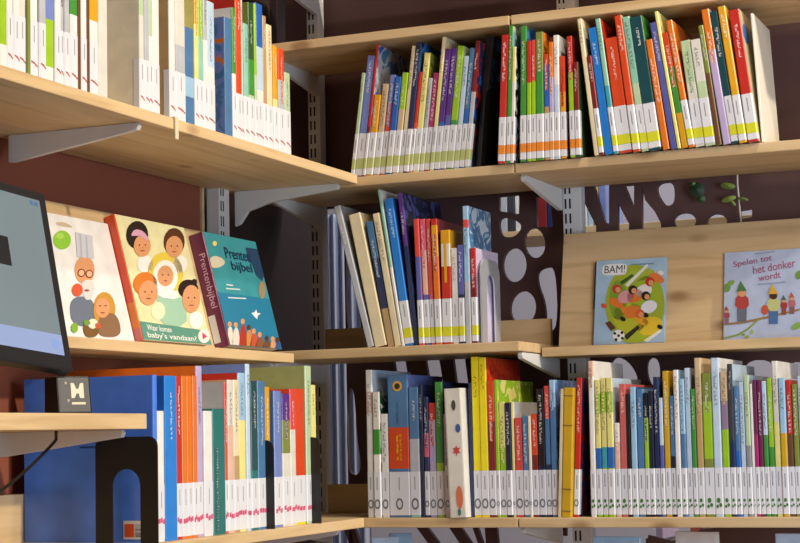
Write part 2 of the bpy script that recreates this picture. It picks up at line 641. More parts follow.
def make_book(w, h, d, spine, cover=None, back=None, tb=0.0022, style=None, lab_h=0.10, title=None, pages=True, r=None, name='picture_book', title_col=None, lab0=0.010):
    """local x = thickness, y = depth away from the spine, z = height; origin under the middle of the spine"""
    tb = min(tb, w * 0.28)
    root = empty(name)
    bs = bands(spec=spine)
    r = r if r is not None else min(0.003, w * 0.25)
    x1 = w / 2
    out = [(-x1, d), (-x1, r)]
    for k in (1, 2):
        a = math.pi + k * math.pi / 6
        out.append((-x1 + r + r * math.cos(a), r + r * math.sin(a)))
    out.append((-x1 + r, 0))
    out.append((x1 - r, 0))
    for k in (1, 2):
        a = 1.5 * math.pi + k * math.pi / 6
        out.append((x1 - r + r * math.cos(a), r + r * math.sin(a)))
    out += [(x1, r), (x1, d)]
    inn = [(x1 - tb, d), (x1 - tb, tb + r), (-x1 + tb, tb + r), (-x1 + tb, d)]
    no = len(out)
    zs = [0.0] + [q[1] * h for q in bs]
    m = MB()
    cov = cmat(cover) if cover else None
    bck = cmat(back) if back else cov
    for i, q in enumerate(bs):
        z0, z1 = zs[i], zs[i + 1]
        sm = cmat(q[2])
        for k in range(no - 1):
            a, c = out[k], out[k + 1]
            mm = (bck or sm) if k == 0 else ((cov or sm) if k == no - 2 else sm)
            m.face([(a[0], a[1], z0), (c[0], c[1], z0), (c[0], c[1], z1), (a[0], a[1], z1)], mm)
    sm = cmat(bs[-1][2])
    ring = out + inn
    for k in range(no - 1, len(ring)):
        a, c = ring[k], ring[(k + 1) % len(ring)]
        m.face([(a[0], a[1], 0), (c[0], c[1], 0), (c[0], c[1], h), (a[0], a[1], h)], cov or sm)
    # caps in convex pieces: left board, spine, right board
    for z, fl in ((0.0, -1), (h, 1)):
        for poly in ([(-x1, d), (-x1, tb + r), (-x1 + tb, tb + r), (-x1 + tb, d)],
                     [(x1 - tb, d), (x1 - tb, tb + r), (x1, tb + r), (x1, d)],
                     [(-x1, tb + r)] + out[1:-1] + [(x1, tb + r)]):
            pp = [(p[0], p[1], z) for p in poly]
            m.face(pp if fl < 0 else pp, sm)
    mesh = m.build('cover', root)
    if pages:
        pm = MB()
        pm.box(-x1 + tb * 1.02, x1 - tb * 1.02, tb + r + 0.0003, d - 0.004, 0.0025, h - 0.003, PAPER)
        pm.build('pages', root)
    e = 0.0005

    def wrap(z0, z1, material, name, parent, off=e, depth=0.014):
        lm = MB()
        dd = min(depth, d * 0.6)
        # sits just outside the cover
        pts = [(-x1 - off, dd), (-x1 - off, r * 0.6), (-x1 + r * 0.6, -off), (x1 - r * 0.6, -off), (x1 + off, r * 0.6), (x1 + off, dd)]
        for k in range(len(pts) - 1):
            a, c = pts[k], pts[k + 1]
            lm.face([(a[0], a[1], z0), (c[0], c[1], z0), (c[0], c[1], z1), (a[0], a[1], z1)], material)
        return lm, lm
    if style:
        lm, _ = wrap(lab0, lab0 + lab_h, LABEL, 'spine_label', root)
        if w > 0.007:       # the author line printed upright on the label
            tz = lab0 + lab_h * rnd.uniform(0.55, 0.62)
            lm.face([(-0.001, -0.0007, tz), (0.001, -0.0007, tz), (0.001, -0.0007, tz + lab_h * 0.3), (-0.001, -0.0007, tz + lab_h * 0.3)], LABEL_INK)
        lo = lm.build('spine_label', root, fix=False)
        if style in ('yg', 'orange', 'yellow'):
            hx, f0, f1 = LABEL_COL[style]
            sm_, _ = wrap(lab0 + lab_h * f0, lab0 + lab_h * f1, mat(hx, 0.4, 0.08), 'label_stripe', lo, off=0.0009, depth=0.012)
            sm_.build('label_stripe', lo, fix=False)
        elif style == 'ring':
            rr = min(w * 0.42, 0.009)
            sm_ = MB()
            cz = lab0 + lab_h * 0.26
            gm = mat('6c6f74', 0.5)
            A, B = blob(0, cz, rr, rr * 1.5, 14), blob(0, cz, rr * 0.62, rr * 1.0, 14)
            for k in range(14):
                j = (k + 1) % 14
                sm_.face([(A[k][0], -0.001, A[k][1]), (A[j][0], -0.001, A[j][1]), (B[j][0], -0.001, B[j][1]), (B[k][0], -0.001, B[k][1])], gm)
            sm_.build('label_emblem', lo, fix=False)
        elif style == 'leaf':
            rr = min(w * 0.40, 0.007)
            sm_ = MB()
            gm = mat('3f7a2c', 0.5)
            for cx, cz, s in ((-0.15 * rr, 0.30, 1.0), (0.45 * rr, 0.20, 0.8), (-0.5 * rr, 0.17, 0.7)):
                sm_.face([(x, -0.001, z) for x, z in blob(cx, lab0 + lab_h * cz, rr * 0.6 * s, rr * 0.8 * s, 9)], gm)
            sm_.build('label_emblem', lo, fix=False)
        elif style == 'pinkred':
            sm_ = MB()
            gm = mat('d8557a', 0.5)
            ww = x1 * 0.9
            z = lab0 + lab_h * 0.27
            for k in range(3):
                a = -ww + 2 * ww * k / 3
                c = a + 2 * ww / 3.6
                dz = rnd.uniform(-0.003, 0.003)
                sm_.face([(a, -0.001, z + dz), (c, -0.001, z + dz), (c, -0.001, z + 0.010 + dz), (a, -0.001, z + 0.008 + dz)], gm)
            sm_.build('label_emblem', lo, fix=False)
        elif style == 'swoosh':
            sm_ = MB()
            gm = mat('b8584a', 0.5)
            z = lab0 + lab_h * 0.16
            sm_.face([(-x1 * .8, -0.001, z + 0.008), (0, -0.001, z + 0.0055), (x1 * .8, -0.001, z + 0.001), (x1 * .8, -0.001, z + 0.0035), (0, -0.001, z + 0.009), (-x1 * .8, -0.001, z + 0.0105)], gm)
            sm_.build('label_emblem', lo, fix=False)
    if title is None:
        title = 1 if w > 0.0085 else 0
    if title and h > 0.15:
        lo_z = (lab0 + lab_h + 0.012) if style else 0.03
        hi = h - 0.012
        dark = title_col or ('white' if sum(lin(HEX.get(bs[-1][2].split('+')[0], 'ffffff'))[:3]) < 1.15 else 'darknavy')
        tm = MB()
        z = hi - rnd.uniform(0, 0.3) * (hi - lo_z) * 0.5
        z2 = max(lo_z, z - rnd.uniform(0.04, 0.11))
        tw = min(w * 0.20, 0.0032)
        tm.face([(-tw, -0.0005, z2), (tw, -0.0005, z2), (tw, -0.0005, z), (-tw, -0.0005, z)], dash(bs[-1][2].split('+')[0], dark))
        tm.build('title_marks', root, fix=False)
    return root


def shelf_px(px, ax, v, z):
    """the point of a shelf line (z, axis ax = v) seen at photo column px"""
    y = 300.0
    for _ in range(4):
        p = bp(px, y, ax, v)
        p[2] = z
        y = proj(p)[1]
    return bp(px, y, ax, v)


ALL_LABELS = []


def row(side, start, z, entries, lean0, lean1, style, where, group, front=0.018, depth=(0.15, 0.235), lab_h=0.10, wk=1.0, end=None, dx=0.0):
    """books standing in a row. entries: (width px, top y px, spine bands, cover, what, options)"""
    ax = 1 if side == 'back' else 0
    v = front if side == 'back' else -front
    zz = Z0 + z
    n = sum(1 for e in entries if e[0] != 'gap')
    # widths between two pinned books are scaled to fill the stretch between them
    ent = [list(e) for e in entries]
    pins = [(0, start)] + [(k, e[5]['px']) for k, e in enumerate(ent) if k and len(e) > 5 and 'px' in e[5]] + ([(len(ent), end)] if end else [])
    for (k0, p0), (k1, p1) in zip(pins, pins[1:]):
        tot = sum(e[1] if e[0] == 'gap' else e[0] for e in ent[k0:k1])
        f = (p1 - p0) / tot
        if k1 < len(ent) and ent[k1][0] != 'gap' and ent[k1][5].get('gapped'):
            f = 1.0
        for e in ent[k0:k1]:
            if e[0] == 'gap':
                e[1] *= f
            else:
                e[0] *= f
    entries = ent
    px = start + dx
    i = 0
    prev = None
    made = []
    for e in entries:
        if e[0] == 'gap':
            px += e[1]
            continue
        wpx, yt, spine, cover, what = e[:5]
        o = e[5] if len(e) > 5 else {}
        px = o['px'] + dx if 'px' in o else px
        lean = math.radians(o.get('lean', lean0 + (lean1 - lean0) * i / max(1, n - 1)))
        a, c = shelf_px(px, ax, v, zz), shelf_px(px + wpx, ax, v, zz)
        k = 0 if side == 'back' else 1
        w = (c[k] - a[k]) * wk
        # the top, from the photo row of the spine's upper end
        pxt = px + wpx / 2
        for _ in range(5):
            T = bp(pxt, yt, ax, v)
            pxt = proj((T if False else (np.array([a[0] + (c[0] - a[0]) / 2 + (math.tan(lean) * (T[2] - zz) if k == 0 else 0),
                                                   a[1] + (c[1] - a[1]) / 2 + (math.tan(lean) * (T[2] - zz) if k == 1 else 0), T[2]]))))[0]
        h = (T[2] - zz) / math.cos(lean)
        w = max(0.0026, w * math.cos(lean) - 0.0012)
        fr = o.get('front', 0.0) + rnd.uniform(0, 0.004)
        d = o.get('d', min(depth[1], max(depth[0], h * 0.80)))
        # place: bottom-left corner along the shelf line, pushed clear of the neighbour
        s, co = math.sin(lean), math.cos(lean)
        u0 = a[k]
        def corners(u):
            # returns BL, BR, TL, TR in (u, z)
            lift = w * abs(s) if s > 0 else 0.0
            BL = (u, (w * s if s > 0 else 0.0))
            BR = (u + w * co, BL[1] - w * s)
            return BL, BR, (BL[0] + h * s, BL[1] + h * co), (BR[0] + h * s, BR[1] + h * co)
        if prev and not o.get('free'):
            BL, BR, TL, TR = corners(u0)
            pBR, pTR, pTL = prev
            def at(p, q, z_):
                return p[0] + (q[0] - p[0]) * (z_ - p[1]) / (q[1] - p[1])
            zlo, zhi = max(BL[1], pBR[1]), min(TL[1], pTR[1])
            need = max(at(pBR, pTR, z_) - at(BL, TL, z_) for z_ in (zlo, zhi)) + 0.0005
            if BR[1] < zhi and s < 0:
                pass
            if need > 0:
                u0 += need
        BL, BR, TL, TR = corners(u0)
        prev = (BR, TR, TL)
        root = make_book(w, h, d, spine, cover, o.get('back'), style=o.get('style', style) if o.get('style', style) != 'none' else None,
                         lab_h=o.get('lab_h', lab_h), title=o.get('title'), title_col=o.get('tcol'), tb=o.get('tb', 0.0022), r=o.get('r'), lab0=o.get('lab0', 0.005))
        # root origin = under the middle of the spine
        cu, cz = (BL[0] + BR[0]) / 2, (BL[1] + BR[1]) / 2
        if side == 'back':
            root.location = (cu, v + fr, zz + cz + 0.0003)
            root.rotation_euler = (0, lean, 0)
        else:
            root.location = (v - fr, cu, zz + cz + 0.0003)
            root.rotation_euler = (Matrix.Rotation(math.pi / 2, 3, 'Z') @ Matrix.Rotation(lean, 3, 'Y')).to_euler()
        made.append((root, what))
        px += wpx
        i += 1
    hy = [(root, what.replace(' and ', '-and-')) for root, what in made]
    for q, (root, what) in enumerate(hy):
        l = hy[q - 1][1] if q else None
        r_ = hy[q + 1][1] if q + 1 < len(made) else None
        short = lambda t: t.split(' with ')[0].replace('slim ', '').replace('short ', '').replace('tall ', '').replace('wide ', '')
        if q == 0:
            lab = f'{what} book at the start, {where}'
        elif q == len(made) - 1:
            lab = f'{what} book at the end, {where}'
        else:
            lab = f'{what} book between {short(l)} and {short(r_)} ones, {where}'
        tag(root, lab, 'book', group)
        ALL_LABELS.append(lab)
    return made


exec_rows = True
# --- back bookcase, second board, corner bay: books leaning right
ROW_A = [
    (4, 73, 'palegreen', 'white', 'slim pale green'),
    (8, 56, 'periwinkle', 'steel', 'periwinkle blue', {'title': 1}),
    (3, 45, 'red/.62/darkred', 'palegrey+steel+blue', 'tall slim red', {'d': .23}),
    (7, 95, 'gold', 'orange', 'short golden yellow'),
    (6.5, 84, 'beige', 'tan+brown+white', 'beige'),
    (6, 75, 'periwinkle/.28/coral/.8/red', 'blue', 'blue-topped red'),
    (6.5, 77, 'blue', 'navy+steel+blue', 'royal blue'),
    (6.5, 73, 'lime/.36/beige', 'darkgreen', 'lime-topped beige'),
    (4.5, 46, 'cream', 'cream', 'tall slim cream'),
    (5.5, 42, 'navy', 'steel+blue+navy', 'tall navy', {'title': 1, 'd': .23}),
    (3.5, 72, 'red/.5/coral', 'orange', 'slim red'),
    (6.5, 53, 'paleyellow', 'olive+darkgreen', 'pale yellow'),
    (4.5, 78, 'palegrey', 'white', 'slim grey'),
    (6, 73, 'magenta', 'plum', 'short magenta', {'title': 1}),
    (4, 37, 'cream/.2/paleyellow', 'cream', 'tallest cream'),
    (6, 49, 'purple/.6/blue', 'purple', 'purple', {'title': 1}),
    (6, 48, 'purple/.55/violet', 'violet', 'second purple', {'title': 1}),
    (7, 46, 'lime/.6/green', 'palegreen', 'lime green'),
    (5.5, 56, 'paleblue', 'lightblue', 'pale blue'),
    (5.5, 48, 'steel/.5/blue', 'navy', 'steel blue'),
    (5, 41, 'darkred/.4/palegrey', 'navy+red+blue', 'grey and maroon'),
    (9, 34, 'black', 'darknavy+blue+black', 'black', {'px': 469, 'style': 'none', 'd': .22, 'title': 0, 'front': .03}),
]
ra = row('back', 350, .401, ROW_A, 8.0, 7.0, 'yg', 'in the leaning corner row', 'books leaning on the second board, corner bay', end=478)

# --- second board, right bay
ROW_B = [
    (7.5, 35, 'red', 'cream', 'red', {'lean': 3.5, 'title': 1}),
    (4.5, 26, 'green', 'lightblue+palegreen', 'tall green', {'lean': 3}),
    (4, 47, 'paleyellow/.3/offwhite', 'black+white', 'pale yellow', {'lean': 3}),
    ('gap', 6),
    (6.5, 26, 'green', 'steel+blue+darkgreen', 'tall leaf green', {'lean': 2, 'd': .22}),
    (4.8, 41, 'red/.35/lime', 'lime', 'red-topped lime', {'lean': 1.5, 'title': 0}),
    (4.8, 40, 'coral/.34/lime', 'lime', 'coral-topped lime', {'lean': 1.5}),
    (8, 32, 'olive/.3/green', 'orange+brown', 'olive green', {'lean': 1.3}),
    (5.5, 54, 'orangered/.1/blue/.5/tan', 'steel', 'blue and orange', {'lean': 1}),
    (5, 42, 'orange/.3/lilac/.6/white', 'steel', 'orange and lilac', {'lean': 1}),
    (6, 35, 'white/.4/paleblue', 'white', 'white', {'lean': 1, 'd': .22}),
    (6, 56, 'orangered/.35/gold', 'darkred', 'orange and gold', {'lean': .8, 'title': 1, 'tcol': 'black'}),
    ('gap', 4),
    (5.5, 36, 'red/.3/lime', 'darkred', 'slim red and lime', {'lean': 0}),
    (5.5, 62, 'darkred/.5/darkgreen', 'darkgreen', 'short dark green', {'lean': 0}),
    (4.5, 19, 'cream', 'cream', 'cream', {'px': 594, 'gapped': 1, 'lean': -5.5, 'style': 'none', 'd': .2}),
    (4.5, 56, 'darkred', 'orangered', 'short dark red', {'lean': -5.5}),
    (8, 28, 'brightblue', 'blue', 'bright blue', {'lean': -5.8, 'style': 'none', 'title': 1}),
    (5, 19, 'mint/.5/turquoise', 'orangered+red', 'mint', {'lean': -6, 'd': .2}),
    (12, 38, 'orangered', 'red', 'thick orange-red', {'lean': -5.5, 'title': 1, 'tcol': 'white'}),
    (7, 16, 'orangered', 'palegreen', 'tall orange-red', {'lean': -6, 'title': 1}),
    (7, 17, 'mint/.5/palegreen', 'lightgreen', 'pale mint', {'lean': -6.3}),
    (11.5, 17, 'darkteal', 'green', 'dark teal', {'lean': -6.3, 'd': .23}),
    (6.5, 40, 'orange', 'orange', 'slim orange', {'lean': -7, 'style': 'none'}),
    (6.5, 23, 'violet', 'paleyellow', 'violet blue', {'lean': -7.5, 'style': 'none'}),
    (3.5, 12, 'paleyellow', 'paleyellow', 'pale yellow', {'lean': -7.5, 'style': 'none'}),
    (6, 33, 'orangered/.3/green/.7/gold', 'red+green+gold', 'orange and green', {'lean': -7.8, 'style': 'none'}),
    (6, 21, 'orange', 'orange', 'tall orange', {'lean': -8}),
    (9.5, 41, 'palegreen/.4/offwhite', 'palegreen+olive+white', 'pale olive', {'lean': -6}),
    (9.5, 40, 'offwhite/.4/palegreen', 'palegreen+olive+white', 'off-white and olive', {'lean': -6}),
    (5, 26, 'olive/.4/brown', 'olive', 'brown and olive', {'lean': -6.5, 'style': 'none'}),
    (7.5, 10, 'orange/.3/lilac', 'lilac', 'orange and lilac', {'lean': -7, 'style': 'none', 'd': .22}),
    (7.5, 12, 'darkteal', 'navy+darkteal+steel', 'navy', {'lean': -7, 'd': .22}),
    (7.5, 7, 'gold', 'gold', 'golden', {'lean': -6.7, 'd': .22}),
    ('gap', 3),
    (10, 10, 'red', 'cream', 'bright red', {'lean': -6, 'title': 1, 'd': .22}),
]
for i_, e_ in enumerate(ROW_B):
    if e_[0] != 'gap' and i_ < 15:
        e_[5].setdefault('style', 'orange')
rb = row('back', 497.5, .401, ROW_B, 0, 0, 'yellow', 'in the slab-ended row', 'books on the second board, right bay', end=759, front=-.014)

# --- third board, corner bay
ROW_C = [
    (7, 207, 'palegrey', 'grey', 'pale grey hardback', {'lean': -13.5, 'style': 'none', 'tb': .003, 'title': 1, 'tcol': 'white'}),
    (12, 215, 'cream', 'cream', 'thick cream', {'lean': -11.0, 'style': 'none', 'title': 0}),
    (7, 222, 'steel/.3/navy/.7/tan', 'darkbrown+navy+steel', 'dark blue and tan', {'lean': -9.5, 'style': 'none'}),
    (7, 214, 'cream', 'cream', 'cream', {'lean': -9, 'style': 'none'}),
    (3, 190, 'mint/.5/white', 'white', 'slim mint', {'lean': -8.2, 'style': 'none'}),
    (8.5, 199, 'brightblue', 'blue', 'bright blue', {'lean': -7.5, 'title': 1, 'tcol': 'white'}),
    (5, 193, 'purple/.35/navy', 'navy+darknavy+violet', 'purple and navy', {'lean': -5.5, 'd': .24, 'style': 'none'}),
    (5.5, 219, 'coral/.3/violet/.7/coral', 'coral', 'pink and violet', {'lean': -1.5, 'title': 0}),
    (5.5, 219, 'pink/.25/blush/.6/violet', 'coral', 'pink and blush', {'lean': -1.5}),
    (5, 219, 'coral/.6/pink', 'red', 'coral pink', {'lean': -1.5}),
    (6.5, 219, 'red/.05/gold/.3/orange', 'darkred', 'orange', {'lean': -1.2}),
    (9.5, 230, 'gold/.12/offwhite/.32/red', 'gold', 'red and gold with white band', {'lean': 0, 'title': 1, 'tcol': 'gold'}),
    (6.5, 248, 'white', 'white', 'short white', {'lean': 0, 'title': 1, 'tcol': 'coral'}),
    (6, 245, 'violet/.5/navy', 'purple', 'short violet', {'lean': 0}),
    (6, 206, 'lightblue/.10/coral/.16/lightblue/.55/palegrey', 'steel+paleblue+lightblue', 'tall light blue', {'lean': 0, 'd': .15, 'style': 'none'}),
    (6, 248, 'red/.3/darkred', 'palelilac', 'short dark red', {'lean': 0, 'd': .15, 'back': 'darkred'}),
]
rc = row('back', 367, 0.0, ROW_C, 0, 0, 'yellow', 'in the chrome bookend row', 'books on the third board, corner bay', end=478)

# --- fourth board, corner bay
ROW_D = [
    (6, 370, 'white/.15/blush/.3/white', 'paleblue', 'tall white', {'d': .235}),
    (6.5, 392, 'offwhite/.3/green/.5/white', 'darkgreen+white', 'white and green'),
    (6.5, 414, 'white', 'white', 'short white'),
    (18, 375, 'steel/.37/orangered/.66/steel', 'periwinkle', 'thick blue with orange block', {'title': 0, 'd': .22}),
    (9, 387, 'steel/.4/palegrey/.7/mint', 'steel+white+teal', 'greyish illustrated'),
    (3.5, 385, 'darknavy', 'navy', 'slim dark navy', {'style': 'none'}),
    (4.5, 397, 'navy/.3/pink/.5/navy', 'navy', 'navy and pink'),
    (6, 403, 'red/.15/lilac', 'lilac', 'lilac with red top'),
    (7, 382, 'green/.6/lime', 'navy', 'green', {'d': .22}),
    (5, 414, 'lilac/.5/white', 'white', 'slim lilac'),
    (19.5, 389, 'offwhite', 'white', 'thick white with splotches', {'px': 451, 'lean': -1.5, 'style': 'none', 'front': -.028, 'title': 0, 'r': .005}),
    (3.5, 383, 'navy', 'navy', 'slim navy', {'style': 'none'}),
    (8, 357, 'yellow', 'yellow', 'first tall yellow', {'px': 472.5, 'title': 1, 'tcol': 'black', 'd': .22}),
    (8, 358, 'yellow', 'orangered+red', 'second tall yellow', {'title': 1, 'tcol': 'black', 'd': .235}),
    (7.5, 381, 'orangered/.3/darkred', 'darkred', 'brick red', {'title': 1}),
    (4, 380, 'lime', 'lime+paleyellow+lightgreen', 'lime covered', {'d': .25}),
    (6.5, 402, 'paleyellow/.4/lime', 'olive', 'slim pale lime'),
    (6, 403, 'darknavy', 'navy', 'short black', {'title': 1}),
    (3, 402, 'paleyellow', 'white', 'slim pale yellow'),
    (8, 418, 'coral', 'coral', 'short coral', {'title': 1, 'tcol': 'white'}),
    (6, 416, 'steel', 'steel', 'short grey-blue'),
    (3, 416, 'cream', 'white', 'slim cream'),
    (6, 414, 'orangered/.4/darkred', 'darkred', 'short brick'),
    (7.5, 389, 'black/.6/darknavy', 'black', 'tall black', {'px': 539.5, 'title': 1, 'tcol': 'white'}),
    (6, 386, 'coral/.25/steel/.6/navy', 'navy', 'coral and blue'),
    (6.5, 380, 'lightblue/.2/steel', 'periwinkle+steel+lightblue', 'light blue', {'d': .22}),
    (3.5, 389, 'cream', 'cream', 'slim ivory', {'px': 559, 'lean': 3.0, 'style': 'none', 'front': -.01}),
    (9.5, 388, 'mustard', 'mustard', 'thick mustard', {'lean': 3.0, 'style': 'none', 'front': -.014, 'title': 0}),
    (6, 378, 'red', 'navy+darkred', 'leaning red', {'px': 573, 'lean': 3.2, 'title': 1, 'tcol': 'white', 'd': .2}),
]
rd = row('back', 367.5, -.392, ROW_D, 0, 0, 'ring', 'in the yellow-spine row', 'books on the fourth board, corner bay', lab_h=.099)

# --- fourth board, right bay
ROW_E = [
    (5.5, 361, 'blush/.1/white', 'white', 'tall white', {'d': .24}),
    (5.5, 380, 'paleyellow/.1/lime/.25/paleyellow/.5/blue/.65/lime', 'palegreen', 'first yellow-striped'),
    (5.5, 378, 'paleyellow/.1/lime/.25/paleyellow/.5/turquoise/.65/lime', 'palegreen', 'second yellow-striped'),
    (6.5, 378, 'paleyellow/.1/lime/.25/paleyellow/.5/blue/.65/lime', 'paleblue', 'third yellow-striped', {'d': .24}),
    (5.5, 423, 'white/.2/blush', 'white', 'short white', {'title': 1, 'tcol': 'coral'}),
    (6.5, 384, 'salmon', 'salmon', 'salmon pink', {'title': 1, 'tcol': 'paper'}),
    (3.5, 394, 'black', 'black', 'slim black'),
    (6, 387, 'lightblue', 'steel', 'light blue'),
    (6.5, 389, 'steel', 'lightblue', 'steel blue'),
    (4.5, 393, 'black/.2/lime/.8/black', 'black', 'black and lime'),
    (4.8, 391, 'darknavy', 'black', 'darkest navy'),
    (5, 377, 'navy', 'steel+navy', 'tall navy', {'title': 1}),
    (4, 398, 'paleblue/.4/violet', 'violet', 'slim violet'),
    (6.5, 371, 'mustard', 'gold', 'mustard', {'px': 666, 'd': .2}),
    (5, 396, 'steel/.5/darknavy', 'darknavy', 'dark steel'),
    (6, 370, 'white', 'lightblue', 'tall offset white', {'d': .22}),
    (5.5, 379, 'lightblue/.4/steel', 'paleblue', 'sky blue'),
    (6, 368, 'paleblue', 'palegrey', 'pale blue', {'d': .22}),
    (5, 389, 'green', 'green', 'green'),
    (6, 358, 'beige/.3/tan', 'beige', 'tall tan', {'px': 699, 'd': .22}),
    (8.5, 373, 'olive/.2/lime/.6/olive', 'lime', 'yellow-green', {'title': 1}),
    (7.5, 358, 'paleblue', 'white', 'tall pale blue', {'d': .24}),
    (6.5, 372, 'beige/.2/mauve/.4/lime', 'beige', 'tan and mauve'),
    (5.5, 364, 'darkgrey/.5/navy', 'paleblue', 'tall charcoal', {'px': 732, 'd': .235, 'title': 1, 'tcol': 'palegrey'}),
    (5, 386, 'steel/.5/blue', 'lightblue', 'blue'),
    (5, 382, 'paleblue', 'white', 'slim pale blue'),
    (5.5, 375, 'palegreen/.5/grey', 'paleblue', 'grey-green', {'d': .23}),
    (3, 384, 'white', 'white', 'slim white'),
    (4, 380, 'plum/.4/magenta', 'plum', 'first plum'),
    (4.5, 380, 'plum', 'plum', 'second plum'),
    (5, 381, 'paleblue/.4/green', 'lightblue', 'blue and green'),
    (5.5, 378, 'lime/.5/green', 'lightgreen', 'lime green'),
    (6.5, 361, 'offwhite/.4/paleyellow', 'white', 'tall ivory', {'px': 777, 'd': .24}),
    (7, 378, 'lightblue/.4/mustard', 'paleblue', 'blue and mustard'),
    (6, 380, 'red/.4/brown', 'red', 'red'),
    (6, 384, 'olive', 'olive', 'olive'),
    (6, 376, 'paleblue', 'white', 'last pale blue'),
    (6, 382, 'green', 'white', 'last green'),
]
re_ = row('back', 591, -.392, ROW_E, 0.5, 0.0, 'leaf', 'in the bluish row', 'books on the fourth board, right bay', lab_h=.099)

# --- left bookcase, low board
ROW_F = [
    (4.5, 375, 'albumblue', 'albumblue', 'large blue album', {'back': 'albumblue', 'd': .285, 'style': 'none', 'title': 0}),
    (7.5, 411, 'white', 'white', 'short white', {'d': .2, 'title': 0}),
    (10, 376, 'brightblue', 'blue', 'glossy blue', {'px': 165, 'back': 'blue', 'style': 'none', 'd': .24}),
    (4, 376, 'red', 'red', 'slim red', {'back': 'orange'}),
    (5.5, 376, 'orange', 'orange', 'first orange', {'px': 182, 'title': 0}),
    (5.5, 376, 'orange', 'orange', 'second orange', {'title': 0}),
    (4.5, 376, 'orange', 'orangered', 'third orange', {'title': 0}),
    (4.5, 366, 'lilac', 'offwhite', 'tall lilac', {'px': 198, 'back': 'orange', 'd': .30}),
    (6.5, 411, 'white', 'white', 'short ivory', {'back': 'white', 'title': 0}),
    (9, 409, 'teal', 'teal', 'teal spiral-bound', {'px': 212.5, 'back': 'teal', 'title': 0, 'style': 'none'}),
    (3, 382, 'orangered', 'orangered', 'orange-red', {'px': 225, 'back': 'palegrey', 'd': .22}),
    (5, 380, 'offwhite/.3/blush', 'beige', 'ivory', {'px': 228, 'back': 'beige'}),
    (5, 380, 'cream/.5/tan', 'cream', 'cream', {'back': 'cream'}),
    (6, 373, 'lightblue/.3/paleyellow', 'white', 'blue and yellow', {'back': 'red'}),
    (3.5, 364, 'paleblue', 'blue', 'tall pale blue', {'back': 'periwinkle', 'd': .30}),
    (6, 382, 'darkteal/.6/teal', 'teal', 'dark teal', {'px': 251, 'back': 'teal'}),
    (7, 381, 'steel', 'steel', 'steel blue', {'back': 'steel', 'title': 1}),
    (5, 387, 'gold', 'gold', 'gold', {'back': 'gold'}),
    ('gap', 3),
    (7, 391, 'periwinkle', 'periwinkle', 'periwinkle', {'px': 275, 'back': 'steel'}),
    (7.5, 394, 'purple/.2/olive/.45/offwhite', 'purple', 'purple and olive', {'back': 'purple'}),
    (5, 389, 'coral/.3/offwhite', 'coral', 'slim coral', {'back': 'orangered'}),
    (9, 389, 'orangered/.65/yellow', 'orange', 'orange and yellow', {'back': 'orangered', 'title': 0}),
    (5, 366, 'palegreen', 'palegreen', 'tall pale green', {'px': 306, 'back': '9aa066', 'd': .27}),
    (4.5, 385, 'paleyellow', 'paleyellow', 'pale yellow', {'back': 'paleyellow'}),
]
rf = row('left', 153, -.391, ROW_F, 0, 0, 'pinkred', 'in the blue album row', 'books on the low board of the left bookcase', end=317.5, dx=2.0, depth=(.16, .24), lab_h=.10)

